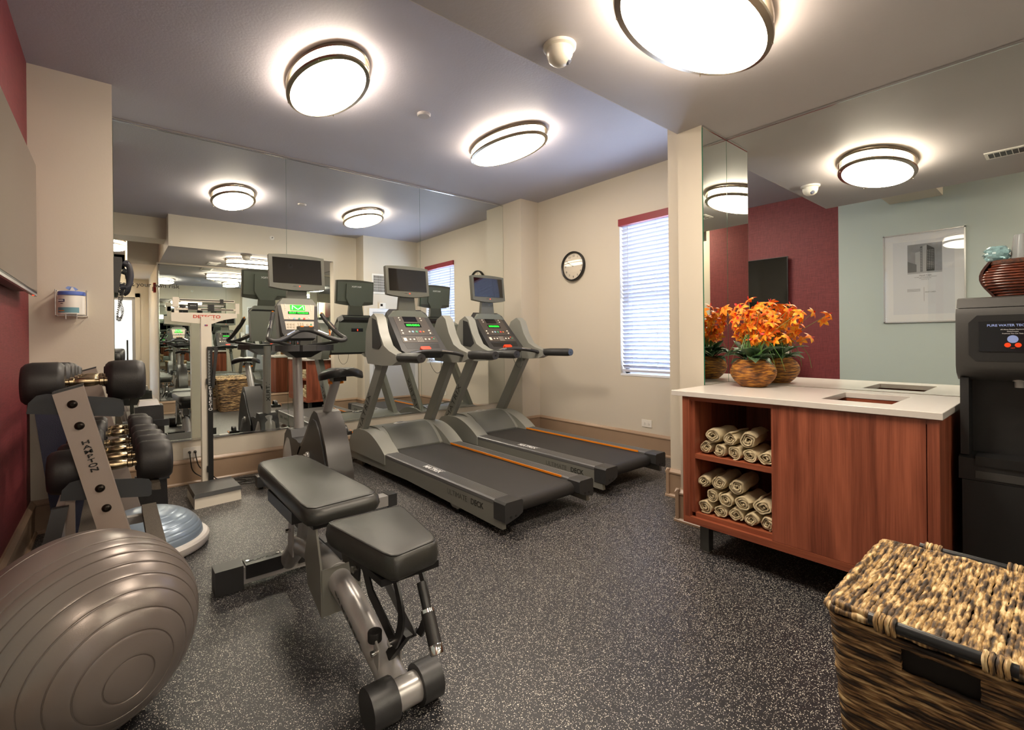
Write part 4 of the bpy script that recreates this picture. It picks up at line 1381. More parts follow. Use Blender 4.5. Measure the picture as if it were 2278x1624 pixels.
# ---------------------------------------------------------------- flower arrangement
def build_flowers():
    rnd = random.Random(11)
    t = thing('flower_arrangement', 'orange silk orchids and green leaves in a round woven bowl on the white worktop', 'flower arrangement', (2.99, 1.235, .896))
    prof = []
    n = 26
    for k in range(n * 4 + 1):
        u = k / (n * 4)
        r = .048 + .076 * math.sin(PI * min(1, .06 + u * .80)) ** .85
        prof.append((r + .0022 * abs(math.sin(PI * u * n)), .002 + .160 * u))
    prof = [(0, 0.001)] + prof + [(prof[-1][0] - .008, .164), (prof[-1][0] - .012, .15), (0, .145)]
    bowl_m = straw_mat('woven_rope_bowl', ['#3a2210', '#8a5218', '#c98a30'], 22, .55, (1, 1, 6))
    B().lathe(prof, n=56).done('woven_bowl', bowl_m, t, smooth=60)
    LEAFM = mat('silk_leaf_green', '#3f5a3c', .5, noise=18, amt=.35)
    GRASSM = mat('grass_blade_green', '#5f8a4a', .5)
    STEMM = mat('stem_green', '#7f9150', .5)
    PET = straw_mat('orange_petal', ['#f25a12', '#ff8c14', '#ffb82c'], 38, .5)
    REDP = mat('red_petal', '#d92015', .45)
    def leaf(o, d, L, w, droop, parent):
        d = Vector(d).normalized()
        side = d.cross(Vector((0, 0, 1))).normalized()
        rows = []
        for k in range(8):
            u = k / 7
            c = Vector(o) + d * L * u + Vector((0, 0, -droop * u * u))
            ww = w * math.sin(PI * (u ** .75)) * .5 + .0006
            rows.append([c - side * ww + Vector((0, 0, .12 * ww)), c - Vector((0, 0, .18 * ww)), c + side * ww + Vector((0, 0, .12 * ww))])
        b = B().grid(rows)
        o_ = b.done('leaf', LEAFM, parent, smooth=60)
        md = o_.modifiers.new('s', 'SOLIDIFY')
        md.thickness = .0006
    for k in range(30):
        a = rnd.random() * 2 * PI
        el = rnd.uniform(.2, 1.2)
        rad = .045
        o = (rad * math.cos(a), rad * math.sin(a), .155 + rnd.random() * .05)
        leaf(o, (math.cos(a), math.sin(a), el), rnd.uniform(.11, .185), rnd.uniform(.05, .08), rnd.uniform(.03, .10), t)
    # grass blades
    for k in range(26):
        a = rnd.random() * 2 * PI
        rr = rnd.uniform(.05, .17)
        zz = rnd.uniform(.02, .24)
        p = bez([(.01 * math.cos(a), .01 * math.sin(a), .14), (rr * .5 * math.cos(a), rr * .5 * math.sin(a), .25 + zz * .3), (rr * math.cos(a), rr * math.sin(a), .17 + zz * .3), (rr * 1.15 * math.cos(a + .1), rr * 1.15 * math.sin(a + .1), .02 + zz)], 6)
        p = [(q.x, q.y, max(q.z, .004)) for q in p]
        m = len(p)
        B().tube(p, [.0028 * (1 - .75 * i / m) for i in range(m)], 4, flat=(.3, 1)).done('grass_blade', GRASSM, t)
    # short inner blades
    for k in range(14):
        a = rnd.random() * 2 * PI
        p = bez([(.02 * math.cos(a), .02 * math.sin(a), .14), (.04 * math.cos(a), .04 * math.sin(a), .19), (.07 * math.cos(a), .07 * math.sin(a), .225)], 4)
        B().tube(p, [.004 * (1 - .6 * i / len(p)) for i in range(len(p))], 4, flat=(.3, 1)).done('grass_blade', GRASSM, t)
    # blossoms
    def blossom(c, d, sz, parent):
        d = Vector(d).normalized()
        a = d.cross(Vector((.1, .2, 1))).normalized()
        e = d.cross(a)
        b = B()
        rot = rnd.random() * 6
        for k in range(5):
            an = rot + 2 * PI * k / 5
            pd = a * math.cos(an) + e * math.sin(an)
            sd = d.cross(pd)
            rows = []
            for i in range(6):
                u = i / 5
                cc = Vector(c) + pd * sz * u + d * sz * (.45 * u - .75 * u * u)
                w = sz * .27 * math.sin(PI * min(1, .12 + u * .88)) ** .8 + .0005
                rows.append([cc - sd * w - d * w * .25, cc + d * w * .12, cc + sd * w - d * w * .25])
            b.grid(rows)
        fo = b.done('blossom', PET, parent, smooth=60)
        lp = B()
        rows = []
        pd = a * math.cos(rot + .6) + e * math.sin(rot + .6)
        sd = d.cross(pd)
        for i in range(5):
            u = i / 4
            cc = Vector(c) + d * sz * (.08 + .4 * u) + pd * sz * .3 * u
            w = sz * .17 * math.sin(PI * (.15 + .8 * u)) + .0004
            rows.append([cc - sd * w, cc + pd * w * .4, cc + sd * w])
        lp.grid(rows)
        lp.done('lip', REDP, fo, smooth=60)
    heads = []
    tips = []
    for k in range(13):
        a = 2 * PI * k / 13 + rnd.uniform(-.2, .2)
        hgt = rnd.uniform(.27, .43)
        sp = rnd.uniform(.05, .13)
        tips.append((sp * math.cos(a), sp * math.sin(a), hgt))
    tips += [(.02, .03, .45), (0.03, -.02, .42), (-.02, -.20, .375), (-.05, -.27, .36), (-.02, .16, .40), (.0, -.19, .22)]
    for tx, ty, tz in tips:
        tz += .075
        p = bez([(tx * .08, ty * .08, .14), (tx * .35, ty * .35, .14 + (tz - .14) * .55), (tx, ty, tz)], 8)
        B().tube(p, [.0024 * (1 - .5 * i / len(p)) for i in range(len(p))], 5).done('stem', STEMM, t)
        blossom((tx, ty, tz), (tx * 2 + rnd.uniform(-.5, .1), ty * 2 + rnd.uniform(-.5, .5), rnd.uniform(.1, .8)), rnd.uniform(.038, .05), t)
        for q in range(3):
            i = int(len(p) * (.45 + .17 * q))
            c = Vector(p[min(i, len(p) - 1)]) + Vector((rnd.uniform(-.04, .03), rnd.uniform(-.045, .045), rnd.uniform(-.01, .03)))
            if c.z < .27:
                c.z = .27 + rnd.random() * .05
            if c.x > .15: c.x = .15
            blossom(c, (rnd.uniform(-1, .3), rnd.uniform(-.8, .8), rnd.uniform(-.1, .7)), rnd.uniform(.034, .046), t)
build_flowers()

# ---------------------------------------------------------------- water cooler
COOL = mat('cooler_black_plastic', '#232324', .42, bump=(500, .12))
COOLG = mat('cooler_grey_plastic', '#3d3c3b', .45, bump=(500, .12))
t = thing('water_cooler', 'black freestanding water cooler with touch panel beside the wooden cabinet', 'water cooler', (2.72, .14, 0))
w = .17
B().prism([(0.03, .004), (.0, .03), (.0, .60), (.40, .60), (.40, .004)], 'y', -w + .005, w - .01, bev=.02, seg=3).done('lower_cabinet', COOL, t)
B().prism([(.0, .602), (.0, .69), (.05, .70), (.40, .70), (.40, .602)], 'y', -w, w, bev=.014, seg=3).done('drip_shelf', COOL, t)
B().box(-.006, .12, -w + .05, w - .05, .665, .702, bev=.004).done('drip_tray', BLACKP, t)
B().box(-.004, .02, -w + .05, w - .05, .612, .642, bev=.004).done('tray_lip', COOLG, t)
B().box(.13, .40, -w + .006, w - .006, .70, 1.02, bev=.006).done('back_column', COOL, t)
B().prism([(.02, -w + .004), (.02, -w + .03), (.14, -w + .03), (.14, -w + .004)], 'z', .70, 1.02).done('side_cheek', COOL, t)
B().prism([(.02, w - .004), (.02, w - .03), (.14, w - .03), (.14, w - .004)], 'z', .70, 1.02).done('side_cheek', COOL, t)
B().prism([(.0, 1.04), (-.015, 1.07), (-.01, 1.28), (.0, 1.305), (.40, 1.305), (.40, 1.01), (.05, 1.01)], 'y', -w - .004, w + .004, bev=.02, seg=4).done('head_housing', COOLG, t)
B().prism([(.0, 1.308), (.02, 1.345), (.06, 1.352), (.40, 1.352), (.40, 1.308)], 'y', -w - .002, w + .002, bev=.014, seg=4).done('top_cover', COOLG, t)
M = Matrix.Translation((-.014, 0, 1.175)) @ Matrix.Rotation(R(-1.5), 4, 'Y')
rec = B().prism([(-w + .055, -.085), (-w + .035, -.06), (-w + .035, .07), (-w + .06, .1), (w - .06, .1), (w - .035, .07), (w - .035, -.06), (w - .055, -.085)], 'x', -.004, .004, bev=.004, M=M).done('panel_surround', COOL, t)
pan = B().box(-.0075, -.003, -.105, .105, -.045, .075, bev=.002, M=M).done('touch_panel', mat('panel_glass', '#17151a', .12), t)
XD, ZD = Vector((0, -1, 0)), Vector((0, 0, 1))
blu = mat('panel_blue_ink', '#8fa2dc', .4)
text('PURE WATER TECHNOLOGY', .0125, blu, pan, M @ Vector((-.0078, 0, .058)), XD, ZD, bold=.0003)
text('All About System Monitoring', .0055, WHITEINK, pan, M @ Vector((-.0078, .012, .042)), XD, ZD)
text('CleanContact', .0055, WHITEINK, pan, M @ Vector((-.0078, .012, .034)), XD, ZD)
text('Freshness You Can Taste', .0055, WHITEINK, pan, M @ Vector((-.0078, .012, .026)), XD, ZD)
def disc(y, z, r, m, n='touch_button'):
    B().cyl(M @ Vector((-.0085, y, z)), M @ Vector((-.0072, y, z)), r, 24).done(n, m, pan)
disc(.012, .004, .015, blu)
orr = mat('panel_red_orange', '#ff4a16', .4)
disc(.026, -.019, .009, orr)
disc(-.002, -.019, .009, orr)
text('HOT', .0055, orr, pan, M @ Vector((-.0078, .012, -.031)), XD, ZD)
B().cyl((.06, .0, .985), (.06, .0, 1.015), .014, 16).cyl((.06, .0, 1.01), (.06, .0, 1.02), .022, 16).done('spout', SILVM, t)

# basket of cups on the cooler
t = thing('rattan_basket', 'dark brown slatted rattan basket standing on top of the water cooler', 'basket', (2.90, .105, 1.352))
RAT = straw_mat('dark_rattan', ['#2a120c', '#5a2818', '#7d3a22'], 40, .3, (1, 1, 8))
RATD = mat('dark_rattan_panel', '#3a1a12', .4, bump=(150, .4))
for k in range(12):
    u = k / 11
    prof_w = .098 + .045 * math.sin(PI * (.05 + .80 * u)) ** 1.3
    z = .008 + .120 * u
    xw, yw = prof_w * .82, prof_w
    P = []
    for q in range(36):
        a = 2 * PI * q / 36
        ca, sa = math.cos(a), math.sin(a)
        P.append((xw * (abs(ca) ** .5) * (1 if ca > 0 else -1), yw * (abs(sa) ** .5) * (1 if sa > 0 else -1), z))
    B().tube(P, .0052, 8, closed=True).done('rattan_rod', RAT, t)
b = B()
P = []
for q in range(60):
    a = 2 * PI * q / 60
    ca, sa = math.cos(a), math.sin(a)
    P.append((.088 * (abs(ca) ** .5) * (1 if ca > 0 else -1), .108 * (abs(sa) ** .5) * (1 if sa > 0 else -1), .140))
b.tube(P, [.0125 + .0016 * (q % 2) for q in range(60)], 10, closed=True)
b.done('braided_rim', straw_mat('braid_rim', ['#2a140c', '#5c3018'], 120, .5), t)
for s in (-1, 1):
    pts = []
    for k in range(9):
        u = k / 8
        pts.append((.098 + .045 * math.sin(PI * (.05 + .80 * u)) ** 1.3 + .008, .0 + .15 * u))
    poly = [(s * p[0], p[1]) for p in pts] + [(s * (p[0] - .010), p[1]) for p in pts[::-1]]
    B().prism(poly, 'x', -.065, .065, bev=.002).done('end_panel', RATD, t)
B().box(-.07, .07, -.085, .085, .003, .012).done('basket_base', RATD, t)
cupm = bpy.data.materials.new('clear_plastic')
cupm.use_nodes = True
_p = cupm.node_tree.nodes['Principled BSDF']
_p.inputs['Base Color'].default_value = (.85, .9, .92, 1)
_p.inputs['Roughness'].default_value = .15
_p.inputs['Transmission Weight'].default_value = .75
_p.inputs['IOR'].default_value = 1.3
def cup(x, y, z, label, m=cupm, s=1.0, tilt=0):
    prof = [(.045 * s, 0), (.043 * s, .003)]
    for k in range(14):
        u = k / 13
        prof.append((.043 * s - .011 * s * u + .0005 * (k % 2), .004 + .095 * s * u))
    prof += [(0, .1 * s), (0, .098 * s)] + [((.043 - .011 * (1 - u / 6)) * s - .0016, .097 * s * (1 - u / 6) + .002) for u in range(7)] + [(.045 * s, 0)]
    b = B().lathe(prof, n=32)
    o = b.done('plastic_cup', m, smooth=40)
    o.location = (x, y, z)
    o.rotation_euler = (tilt, 0, 0)
    tag(o, label, 'cup')
    return o
cup(2.88, .125, 1.352 + .155, 'clear plastic cup upside down in the rattan basket on the water cooler')
wr = B()
rnd = random.Random(4)
rows = []
for i in range(9):
    ring = []
    for k in range(20):
        a = 2 * PI * k / 20
        r = (.030 + .012 * rnd.random()) * math.sin(PI * (i + .6) / 9.4) ** .4
        ring.append((r * math.cos(a), r * math.sin(a) * 1.1, .066 * i / 8))
    rows.append(ring)
wr.grid(rows, closed=True)
o = wr.done('wrapped_cup', mat('teal_wrapped_plastic', '#8fb3b8', .15, noise=120, amt=.5, trans=.3), smooth=20)
o.location = (2.87, .205, 1.352 + .148)
tag(o, 'plastic wrapped cup with teal print lying at the left in the rattan basket', 'cup')

# ---------------------------------------------------------------- woven hamper
def rope_path(P, r, n, rnd, b, k=1.0, closed=False):
    """lumpy twisted strand"""
    P = [Vector(p) for p in P]
    L = sum((P[i + 1] - P[i]).length for i in range(len(P) - 1))
    step = .0042
    out = []
    for i in range(len(P) - 1):
        m = max(1, int((P[i + 1] - P[i]).length / step))
        for q in range(m):
            out.append(P[i].lerp(P[i + 1], q / m))
    out.append(P[-1])
    ph = rnd.random() * 6
    rs = []
    f = rnd.uniform(.45, .65)
    for i in range(len(out)):
        rs.append(r * (1 + .17 * math.sin(i * f + ph) + .10 * math.sin(i * .13 + ph * 2) + rnd.uniform(-.05, .05)))
        out[i] = out[i] + Vector((rnd.uniform(-1, 1), rnd.uniform(-1, 1), rnd.uniform(-1, 1))) * r * .06
    b.tube(out, rs, n, closed=closed, caps=not closed)
SEAT = [(0, .0, .16), (.5, 0, 0)]
HX0, HX1, HY0, HY1, HZ = 1.335, 1.865, -.015, .385, .55
t = thing('woven_hamper', 'large tapered seagrass hamper with lid and black handles in the lower right corner', 'hamper', ((HX0 + HX1) / 2, (HY0 + HY1) / 2, 0))
hx, hy = (HX1 - HX0) / 2, (HY1 - HY0) / 2
STR = straw_mat('seagrass_light_dark', ['#2a221c', '#5f4a36', '#b3905c', '#e6cf9f'], 16, .6, (1.5, 7, 1.5))
STR2 = straw_mat('seagrass_side', ['#1a1310', '#46321f', '#97744a', '#d8ba86'], 11, .6, (1.2, 1.2, 10))
DARK = mat('hamper_dark_lining', '#15100c', .7)
rnd = random.Random(21)
def ring_at(z, out=0.0, slot=False, N=9):
    u = z / HZ
    ax, ay = hx * (.83 + .17 * u) + out, hy * (.83 + .17 * u) + out
    rc = .03
    P = []
    for (sx, sy, a0) in ((1, 1, 0), (-1, 1, 90), (-1, -1, 180), (1, -1, 270)):
        for k in range(4):
            a = R(a0 + 30 * k)
            P.append((sx * (ax - rc) + rc * math.cos(a), sy * (ay - rc) + rc * math.sin(a), z))
    return P
# inner lining
b = B()
rows = [ring_at(z, -.009) for z in (.01, .3, HZ - .02)]
b.grid(rows, closed=True)
b.bm.verts.ensure_lookup_table()
b.bm.faces.new([b.bm.verts[i] for i in range(16)])
b.done('lining', DARK, t, smooth=0)
# woven sides: strands stacked one above another; gap cut for the hand slot on -x and +x faces
b = B()
NR = 60
zz = [.008 + (HZ - .035) * i / (NR - 1) for i in range(NR)]
slot_z = (.455, .510)
for i, z in enumerate(zz):
    P = ring_at(z)
    P = P + [P[0]]
    if slot_z[0] < z < slot_z[1]:
        # split at the two slots (x=-hx side and x=+hx side), y within +-.062
        ax = hx * (.83 + .17 * z / HZ)
        back = [p for p in P[:-1] if p[1] > 0]
        front = [p for p in P[:-1] if p[1] < 0]
        seg1 = [(ax, .062, z)] + sorted(back, key=lambda p: math.atan2(p[1], p[0])) + [(-ax, .062, z)]
        seg2 = [(-ax, -.062, z)] + sorted(front, key=lambda p: math.atan2(p[1], p[0])) + [(ax, -.062, z)]
        for sg in (seg1, seg2):
            rope_path(sg, .0060, 7, rnd, b)
    else:
        rope_path(P, .0060, 7, rnd, b)
b.done('woven_sides', STR2, t, smooth=60)
# lid: strands run across (x), stacked in y
b = B()
NL = 38
lx, ly = hx + .004, hy + .002
for i in range(NL):
    y = -ly + .014 + (2 * ly - .028) * i / (NL - 1)
    sag = [(-lx + .008, y, HZ - .014), (-lx + .02, y, HZ + .008), (-lx * .3, y + rnd.uniform(-.002, .002), HZ + .001), (lx * .3, y + rnd.uniform(-.002, .002), HZ + .001), (lx - .02, y, HZ + .008), (lx - .008, y, HZ - .014)]
    rope_path(bez(sag, 5), .0059, 7, rnd, b)
b.done('lid_weave', STR, t, smooth=60)
b = B()
for zt, out, rr in ((HZ - .006, .004, .009), (HZ + .006, -.004, .0085)):
    P = ring_at(HZ, out)
    P = [(p[0], p[1], zt) for p in P]
    rope_path(P + [P[0]], rr, 8, rnd, b)
b.done('lid_border', STR, t, smooth=60)
B().box(-lx + .02, lx - .02, -ly + .02, ly - .02, HZ - .022, HZ - .010).done('lid_board', DARK, t)
# wrapped short braid on the +y edge
for s in (-1, 1):
    xh = s * (hx + .014)
    hd = B().cyl((xh, -.115, HZ + .008), (xh, .115, HZ + .008), .0125, 14).done('handle', mat('black_lacquer', '#26282b', .3), t)
    for yy in (-.085, .085):
        for k in range(4):
            yk = yy - .015 + k * .010
            P = [(xh + .0165 * math.cos(a), yk + .001 * math.sin(3 * a), HZ + .006 + .0175 * math.sin(a)) for a in [2 * PI * q / 16 for q in range(16)]]
            B().tube(P, .0048, 6, closed=True).done('cane_binding', STR, hd)

# ---------------------------------------------------------------- wall television
t = thing('wall_television', 'large flat television with thin black edge hung on the red wall at the left', 'television', (-.365, 3.055, 1.85))
hh, hwid = .375, .725
TVS = mat('tv_screen_gloss', '#141414', .06, coat=.3)
B().box(-.0, .022, -hwid, hwid, -hh, hh, bev=.003).done('housing', BLACKP, t)
B().box(.0215, .0235, -hwid + .006, hwid - .006, -hh + .018, hh - .006).done('screen', TVS, t)
B().hexa([(-.04, -.42, -hh + .0), (.0, -.42, -hh), (.0, .46, -hh), (-.04, .46, -hh)], [(-.03, -.42, -.05), (.0, -.42, -.05), (.0, .46, -.05), (-.03, .46, -.05)], bev=.006).done('rear_case', BLACKP, t)
B().box(.012, .024, -hwid + .01, hwid - .01, -hh - .006, -hh + .006, bev=.002).done('bottom_trim', SILVM, t)
B().cyl((.016, hwid - .10, -hh - .008), (.016, hwid - .10, -hh - .004), .004, 8).done('power_light', REDLED, t)
B().box(-.051, -.02, -.2, .2, -.18, .18, bev=.004).done('wall_bracket', BLACKP, t)

# ---------------------------------------------------------------- wipes dispenser
t = thing('wipes_dispenser', 'white wipes canister with blue lid in a wire holder on the cream column', 'wipes dispenser', (-.212, YCL - .0, 1.45))
M = Matrix.Translation((0, -.062, -.07)) @ Matrix.Diagonal((1.12, .92, 1, 1))
can = B().lathe([(0, 0), (.054, 0), (.058, .004), (.058, .122), (.056, .128), (.0, .128)], M, 40).done('canister', WHITEP, t)
B().lathe([(.0, .127), (.061, .127), (.062, .131), (.060, .148), (.056, .152), (0, .153)], M, 40).done('lid', mat('lid_blue', '#5a73c4', .35), t)
B().prism([(-.03, .0), (-.018, .012), (.016, .006), (.032, -.008), (.018, -.016), (-.014, -.012)], 'y', -.045, -.037, bev=.002, M=Matrix.Translation((0, -.01, .105))).done('flip_cap', mat('cap_light_blue', '#7f9ad6', .35), t)
B().prism([(-.012, -.006), (-.004, .016), (.004, .016), (.014, -.006)], 'y', -.052, -.046, M=Matrix.Translation((0.003, -.01, .094))).done('pulled_wipe', WHITEP, t)
def band(z0_, z1_, a0, a1, m, n, rr=.0586):
    b = B()
    rows = []
    for k in range(13):
        a = R(a0 + (a1 - a0) * k / 12)
        rows.append([M @ Vector((rr * math.cos(a), rr * math.sin(a), z)) for z in (z0_, z1_)])
    b.grid(rows)
    b.done(n, m, can)
band(.014, .048, 190, 305, mat('label_teal', '#6f9fae', .4), 'label_band')
band(.024, .029, 205, 240, mat('label_orange', '#e8922a', .4), 'label_stripe', .0589)
band(.082, .100, 200, 242, mat('label_navy', '#252a60', .4), 'label_logo', .0589)
text('PURELL', .012, WHITEINK, can, M @ Vector((-.045, -.043, .091)), (.72, -.69, 0), (0, 0, 1), bold=.0003)
text('WIPES', .006, INK, can, M @ Vector((-.040, -.049, .072)), (.75, -.66, 0), (0, 0, 1))
for z in (-.075, .088):
    P = [(-.074, -.004, z), (-.074, -.075, z), (-.055, -.122, z), (.055, -.122, z), (.074, -.075, z), (.074, -.004, z)]
    if z > 0:
        continue
    B().tube(P, .0025, 8).done('wire', SILVM, t)
for s in (-1, 1):
    B().tube([(s * .074, -.004, .09), (s * .074, -.118, .088), (s * .074, -.120, -.072), (s * .060, -.121, -.078)], .0028, 8).done('wire', SILVM, t)
    B().tube([(s * .026, -.118, -.075), (s * .026, -.122, -.062), (s * .026, -.124, -.098)], .0028, 8).done('wire', SILVM, t)
B().tube([(-.026, -.122, -.064), (.026, -.122, -.064)], .0028, 8).done('wire', SILVM, t)
B().box(-.077, .077, -.006, 0, -.08, .092, bev=.002).done('back_plate', WHITEM, t)

# ---------------------------------------------------------------- wall phone
t = thing('wall_phone', 'dark grey wall telephone with coiled cord on the cream column side by the mirror', 'telephone', (XCL, 4.50, 1.70))
B().prism([(.0, -.125), (.0, .13), (.048, .13), (.052, .10), (.030, -.10), (.022, -.125)], 'y', -.05, .05, bev=.006).done('base', CHARP, t)
path = bez([(.062, 0, .105), (.085, 0, .085), (.098, 0, .03), (.098, 0, -.02), (.086, 0, -.075), (.060, 0, -.10)], 6)
hn = B().tube(path, .0155, 10, flat=(.8, 1.3), up=(0, 1, 0)).done('handset', mat('phone_dark_blue_grey', '#2c2c36', .35), t)
B().cyl((.055, 0, .095), (.08, 0, .085), .022, 16).done('earpiece', MATS['phone_dark_blue_grey'], hn)
B().cyl((.035, 0, -.088), (.068, 0, -.080), .024, 16).done('mouthpiece', MATS['phone_dark_blue_grey'], hn)
base = bez([(.020, -.02, .045), (.030, -.03, -.02), (.032, -.03, -.13), (.030, -.02, -.22), (.018, .0, -.30), (.040, .03, -.315), (.052, .03, -.26), (.040, 0, -.20), (.05, .01, -.15), (.055, 0, -.10)], 40)
P = []
for i, c in enumerate(base):
    a = i * .9
    tt = (base[min(i + 1, len(base) - 1)] - base[max(i - 1, 0)]).normalized()
    n1 = tt.cross(Vector((0, 1, .1))).normalized()
    n2 = tt.cross(n1)
    P.append(c + (n1 * math.cos(a) + n2 * math.sin(a)) * .0065)
B().tube(P, .0019, 5).done('coiled_cord', CHARP, t)

# ---------------------------------------------------------------- wall lettering on the mirror
q = text('Use at your own risk', .050, INK, None, (.424, YM - .0012, 1.664), (1, 0, -.006), (0, 0, 1), ext=.0004, name='mirror_lettering', align='RIGHT', bold=.0004)
tag(q, 'black vinyl lettering across the left mirror pane reading use at your own risk', 'lettering')

# ---------------------------------------------------------------- clock
t = thing('wall_clock', 'round black rimmed clock on the wall left of the window', 'clock', (XW - .005, 3.80, 2.06))
t.rotation_euler = (0, R(1.3), R(.9))
M = Matrix.Rotation(R(-90), 4, 'Y')
r = .172
B().lathe([(r - .014, .006), (r - .012, .036), (r - .004, .042), (r + .004, .036), (r + .006, .02), (r + .004, 0), (0, 0), (0, .006)], M, 56).done('rim', BLACKP, t)
fc = B().lathe([(0, .010), (r - .012, .010)], M, 56).done('face', mat('clock_face_cream', '#e8e0d2', .5), t)
for k in range(1, 13):
    a = R(90 - 30 * k)
    text(str(k), .034, INK, fc, (-.0105, -.125 * math.cos(a), .125 * math.sin(a)), (0, -1, 0), (0, 0, 1), name='numeral')
for an, L, wd in ((R(90 - 50 * 6), .115, .003), (R(90 - 9.83 * 30), .075, .0045)):
    e = (0, -math.cos(an) * L, math.sin(an) * L)
    B().tube([(-.014, 0, 0), (-.014, e[1], e[2])], wd, 6, flat=(1, .3)).done('hand', INK, fc)
gl = bpy.data.materials.new('clock_glass')
gl.use_nodes = True
nt = gl.node_tree
g1 = nt.nodes.new('ShaderNodeBsdfGlossy')
g1.inputs['Roughness'].default_value = .01
g2 = nt.nodes.new('ShaderNodeBsdfTransparent')
fr = nt.nodes.new('ShaderNodeFresnel')
fr.inputs[0].default_value = 1.55
mx = nt.nodes.new('ShaderNodeMixShader')
nt.links.new(fr.outputs[0], mx.inputs[0])
nt.links.new(g2.outputs[0], mx.inputs[1])
nt.links.new(g1.outputs[0], mx.inputs[2])
nt.links.new(mx.outputs[0], nt.nodes['Material Output'].inputs[0])
B().lathe([(0, .0300), (.06, .0298), (.12, .0292), (r - .013, .0286)], M, 56).done('cover_glass', gl, t, smooth=80)

# ---------------------------------------------------------------- outlets and cords
def outlet(name, label, o, rotz, w, h, plugs):
    t = thing(name, label, 'outlet', o, rotz)
    B().box(-w / 2, w / 2, -.006, 0, -h / 2, h / 2, bev=.002).done('cover_plate', WHITEP, t)
    for s in (-1, 1):
        sk = B().cyl((s * .020, -.0085, 0), (s * .020, -.005, 0), .0155, 20).done('socket', WHITEP, t)
        for k in (-1, 1):
            B().box(s * .020 - .004, s * .020 + .004, -.0092, -.0083, k * .005 - .0009, k * .005 + .0009).done('slot', INK, sk)
    return t
outlet('wall_outlet', 'white double socket plate low on the window wall', (XW, 2.824, .305), R(-90), .118, .075, 0)
outlet('wall_outlet', 'wide white socket plate with two black plugs below the mirror behind the scale', (.504, YM + .006, .262), 0, .13, .088, 2)
for s, pts, lb in ((-1, [(.482, 4.72, .265), (.484, 4.70, .22), (.50, 4.70, .12), (.56, 4.69, .06), (.66, 4.66, .006), (.80, 4.60, .005), (.88, 4.52, .005), (.78, 4.48, .006), (.86, 4.42, .006), (.98, 4.40, .006), (1.10, 4.36, .008)], 'black power cord from the left plug running along the floor to the bike'),
                   (1, [(.523, 4.72, .268), (.526, 4.70, .22), (.55, 4.695, .14), (.62, 4.68, .08), (.70, 4.69, .006), (.90, 4.62, .005), (1.0, 4.55, .005), (.86, 4.50, .012), (.93, 4.42, .012), (1.05, 4.47, .006), (1.25, 4.50, .005), (1.6, 4.55, .005), (1.95, 4.58, .008)], 'black power cord from the right plug running behind the bike to the treadmill')):
    t = thing('power_cord', lb, 'cord', (0, 0, 0))
    B().tube(bez(pts, 8), .0042, 8).done('cable', BLACKP, t)
    B().cyl((.504 + s * .02, YM + .006 - .0095, .264), (.504 + s * .02, YM - .04, .264), .012, 14, r2=.007).done('plug', BLACKP, t)

# ---------------------------------------------------------------- ceiling things
t = thing('dome_camera', 'cream dome camera with dark lens slot on the lowered ceiling', 'camera', (1.575, 1.475, HS))
B().lathe([(0, 0), (.075, 0), (.074, -.012), (.064, -.018), (0, -.018)], n=40).done('base_ring', WHITEM, t)
B().lathe([(.060, -.016), (.059, -.04), (.050, -.065), (.030, -.082), (0, -.087)], n=40).done('dome', WHITEM, t, smooth=60)
M = Matrix.Translation((.022, -.018, -.058)) @ Matrix.Rotation(R(125), 4, (1, .8, 0))
B().lathe([(0, .026), (.012, .024), (.019, .016), (.021, .004)], M, 24).done('lens_window', mat('lens_blue_grey', '#8a8fa0', .08, .4), t)
t = thing('blank_plate', 'small round cover plate on the ceiling between the two high lamps', 'cover plate', (1.885, 3.215, H))
B().lathe([(0, 0), (.052, 0), (.052, -.012), (.045, -.02), (0, -.021)], n=36).done('disc', SOFF, t)
t = thing('wall_sprinkler', 'small white sidewall sprinkler on the soffit face seen in the mirror', 'sprinkler', (1.90, YS, 2.80))
B().lathe([(0, 0), (.035, 0), (.033, .008), (0, .009)], Matrix.Rotation(R(-90), 4, 'X'), 28).done('escutcheon', WHITEP, t)
B().cyl((0, .008, 0), (0, .045, 0), .009, 12).done('sprinkler_head', CHROME, t)
for (x, y, lb) in ((1.31, .27, 'rectangular white air vent with dark slots on the lowered ceiling above the camera'),):
    t = thing('air_vent', lb, 'vent', (x, y, HS))
    B().box(-.09, .09, -.145, .145, -.008, 0, bev=.002).done('frame', WHITEP, t)
    B().box(-.06, .06, -.115, .13, -.0095, -.007).done('opening', BLACKP, t)
    for k in range(9):
        B().box(-.06, .06, -.115 + k * .0305, -.13 + k * .0305 + .012, -.014, -.008).done('louver', WHITEP, t)

# closet side of the far nib (faces the mirror)
t = thing('wall_grille', 'white return air grille on the wall facing the mirror, seen reflected', 'grille', (3.56, YF, 2.165))
B().box(-.17, .17, 0, .012, -.17, .17, bev=.003).done('frame', WHITEP, t)
B().box(-.14, .14, .010, .0135, -.14, .14).done('opening', BLACKP, t)
for k in range(13):
    x = -.13 + k * .0217
    B().box(x - .003, x + .003, .011, .018, -.14, .14).done('blade', WHITEP, t)
for k in range(5):
    z = -.09 + k * .045
    B().box(-.14, .14, .011, .016, z - .002, z + .002).done('cross_blade', WHITEP, t)
t = thing('thermostat', 'small white thermostat below the return air grille, seen reflected', 'thermostat', (3.58, YF, 1.79))
B().box(-.055, .055, 0, .028, -.05, .05, bev=.008, seg=3).done('case', WHITEP, t)
B().box(-.042, .0, .027, .030, -.01, .03).done('display', LCD, t)
t = thing('closet_door', 'grey white flush closet door in a frame on the wall facing the mirror', 'door', (3.80, YF, 0))
B().box(-.46, -.40, 0, .018, .0, 1.74).done('frame_side', FRAMEW, t)
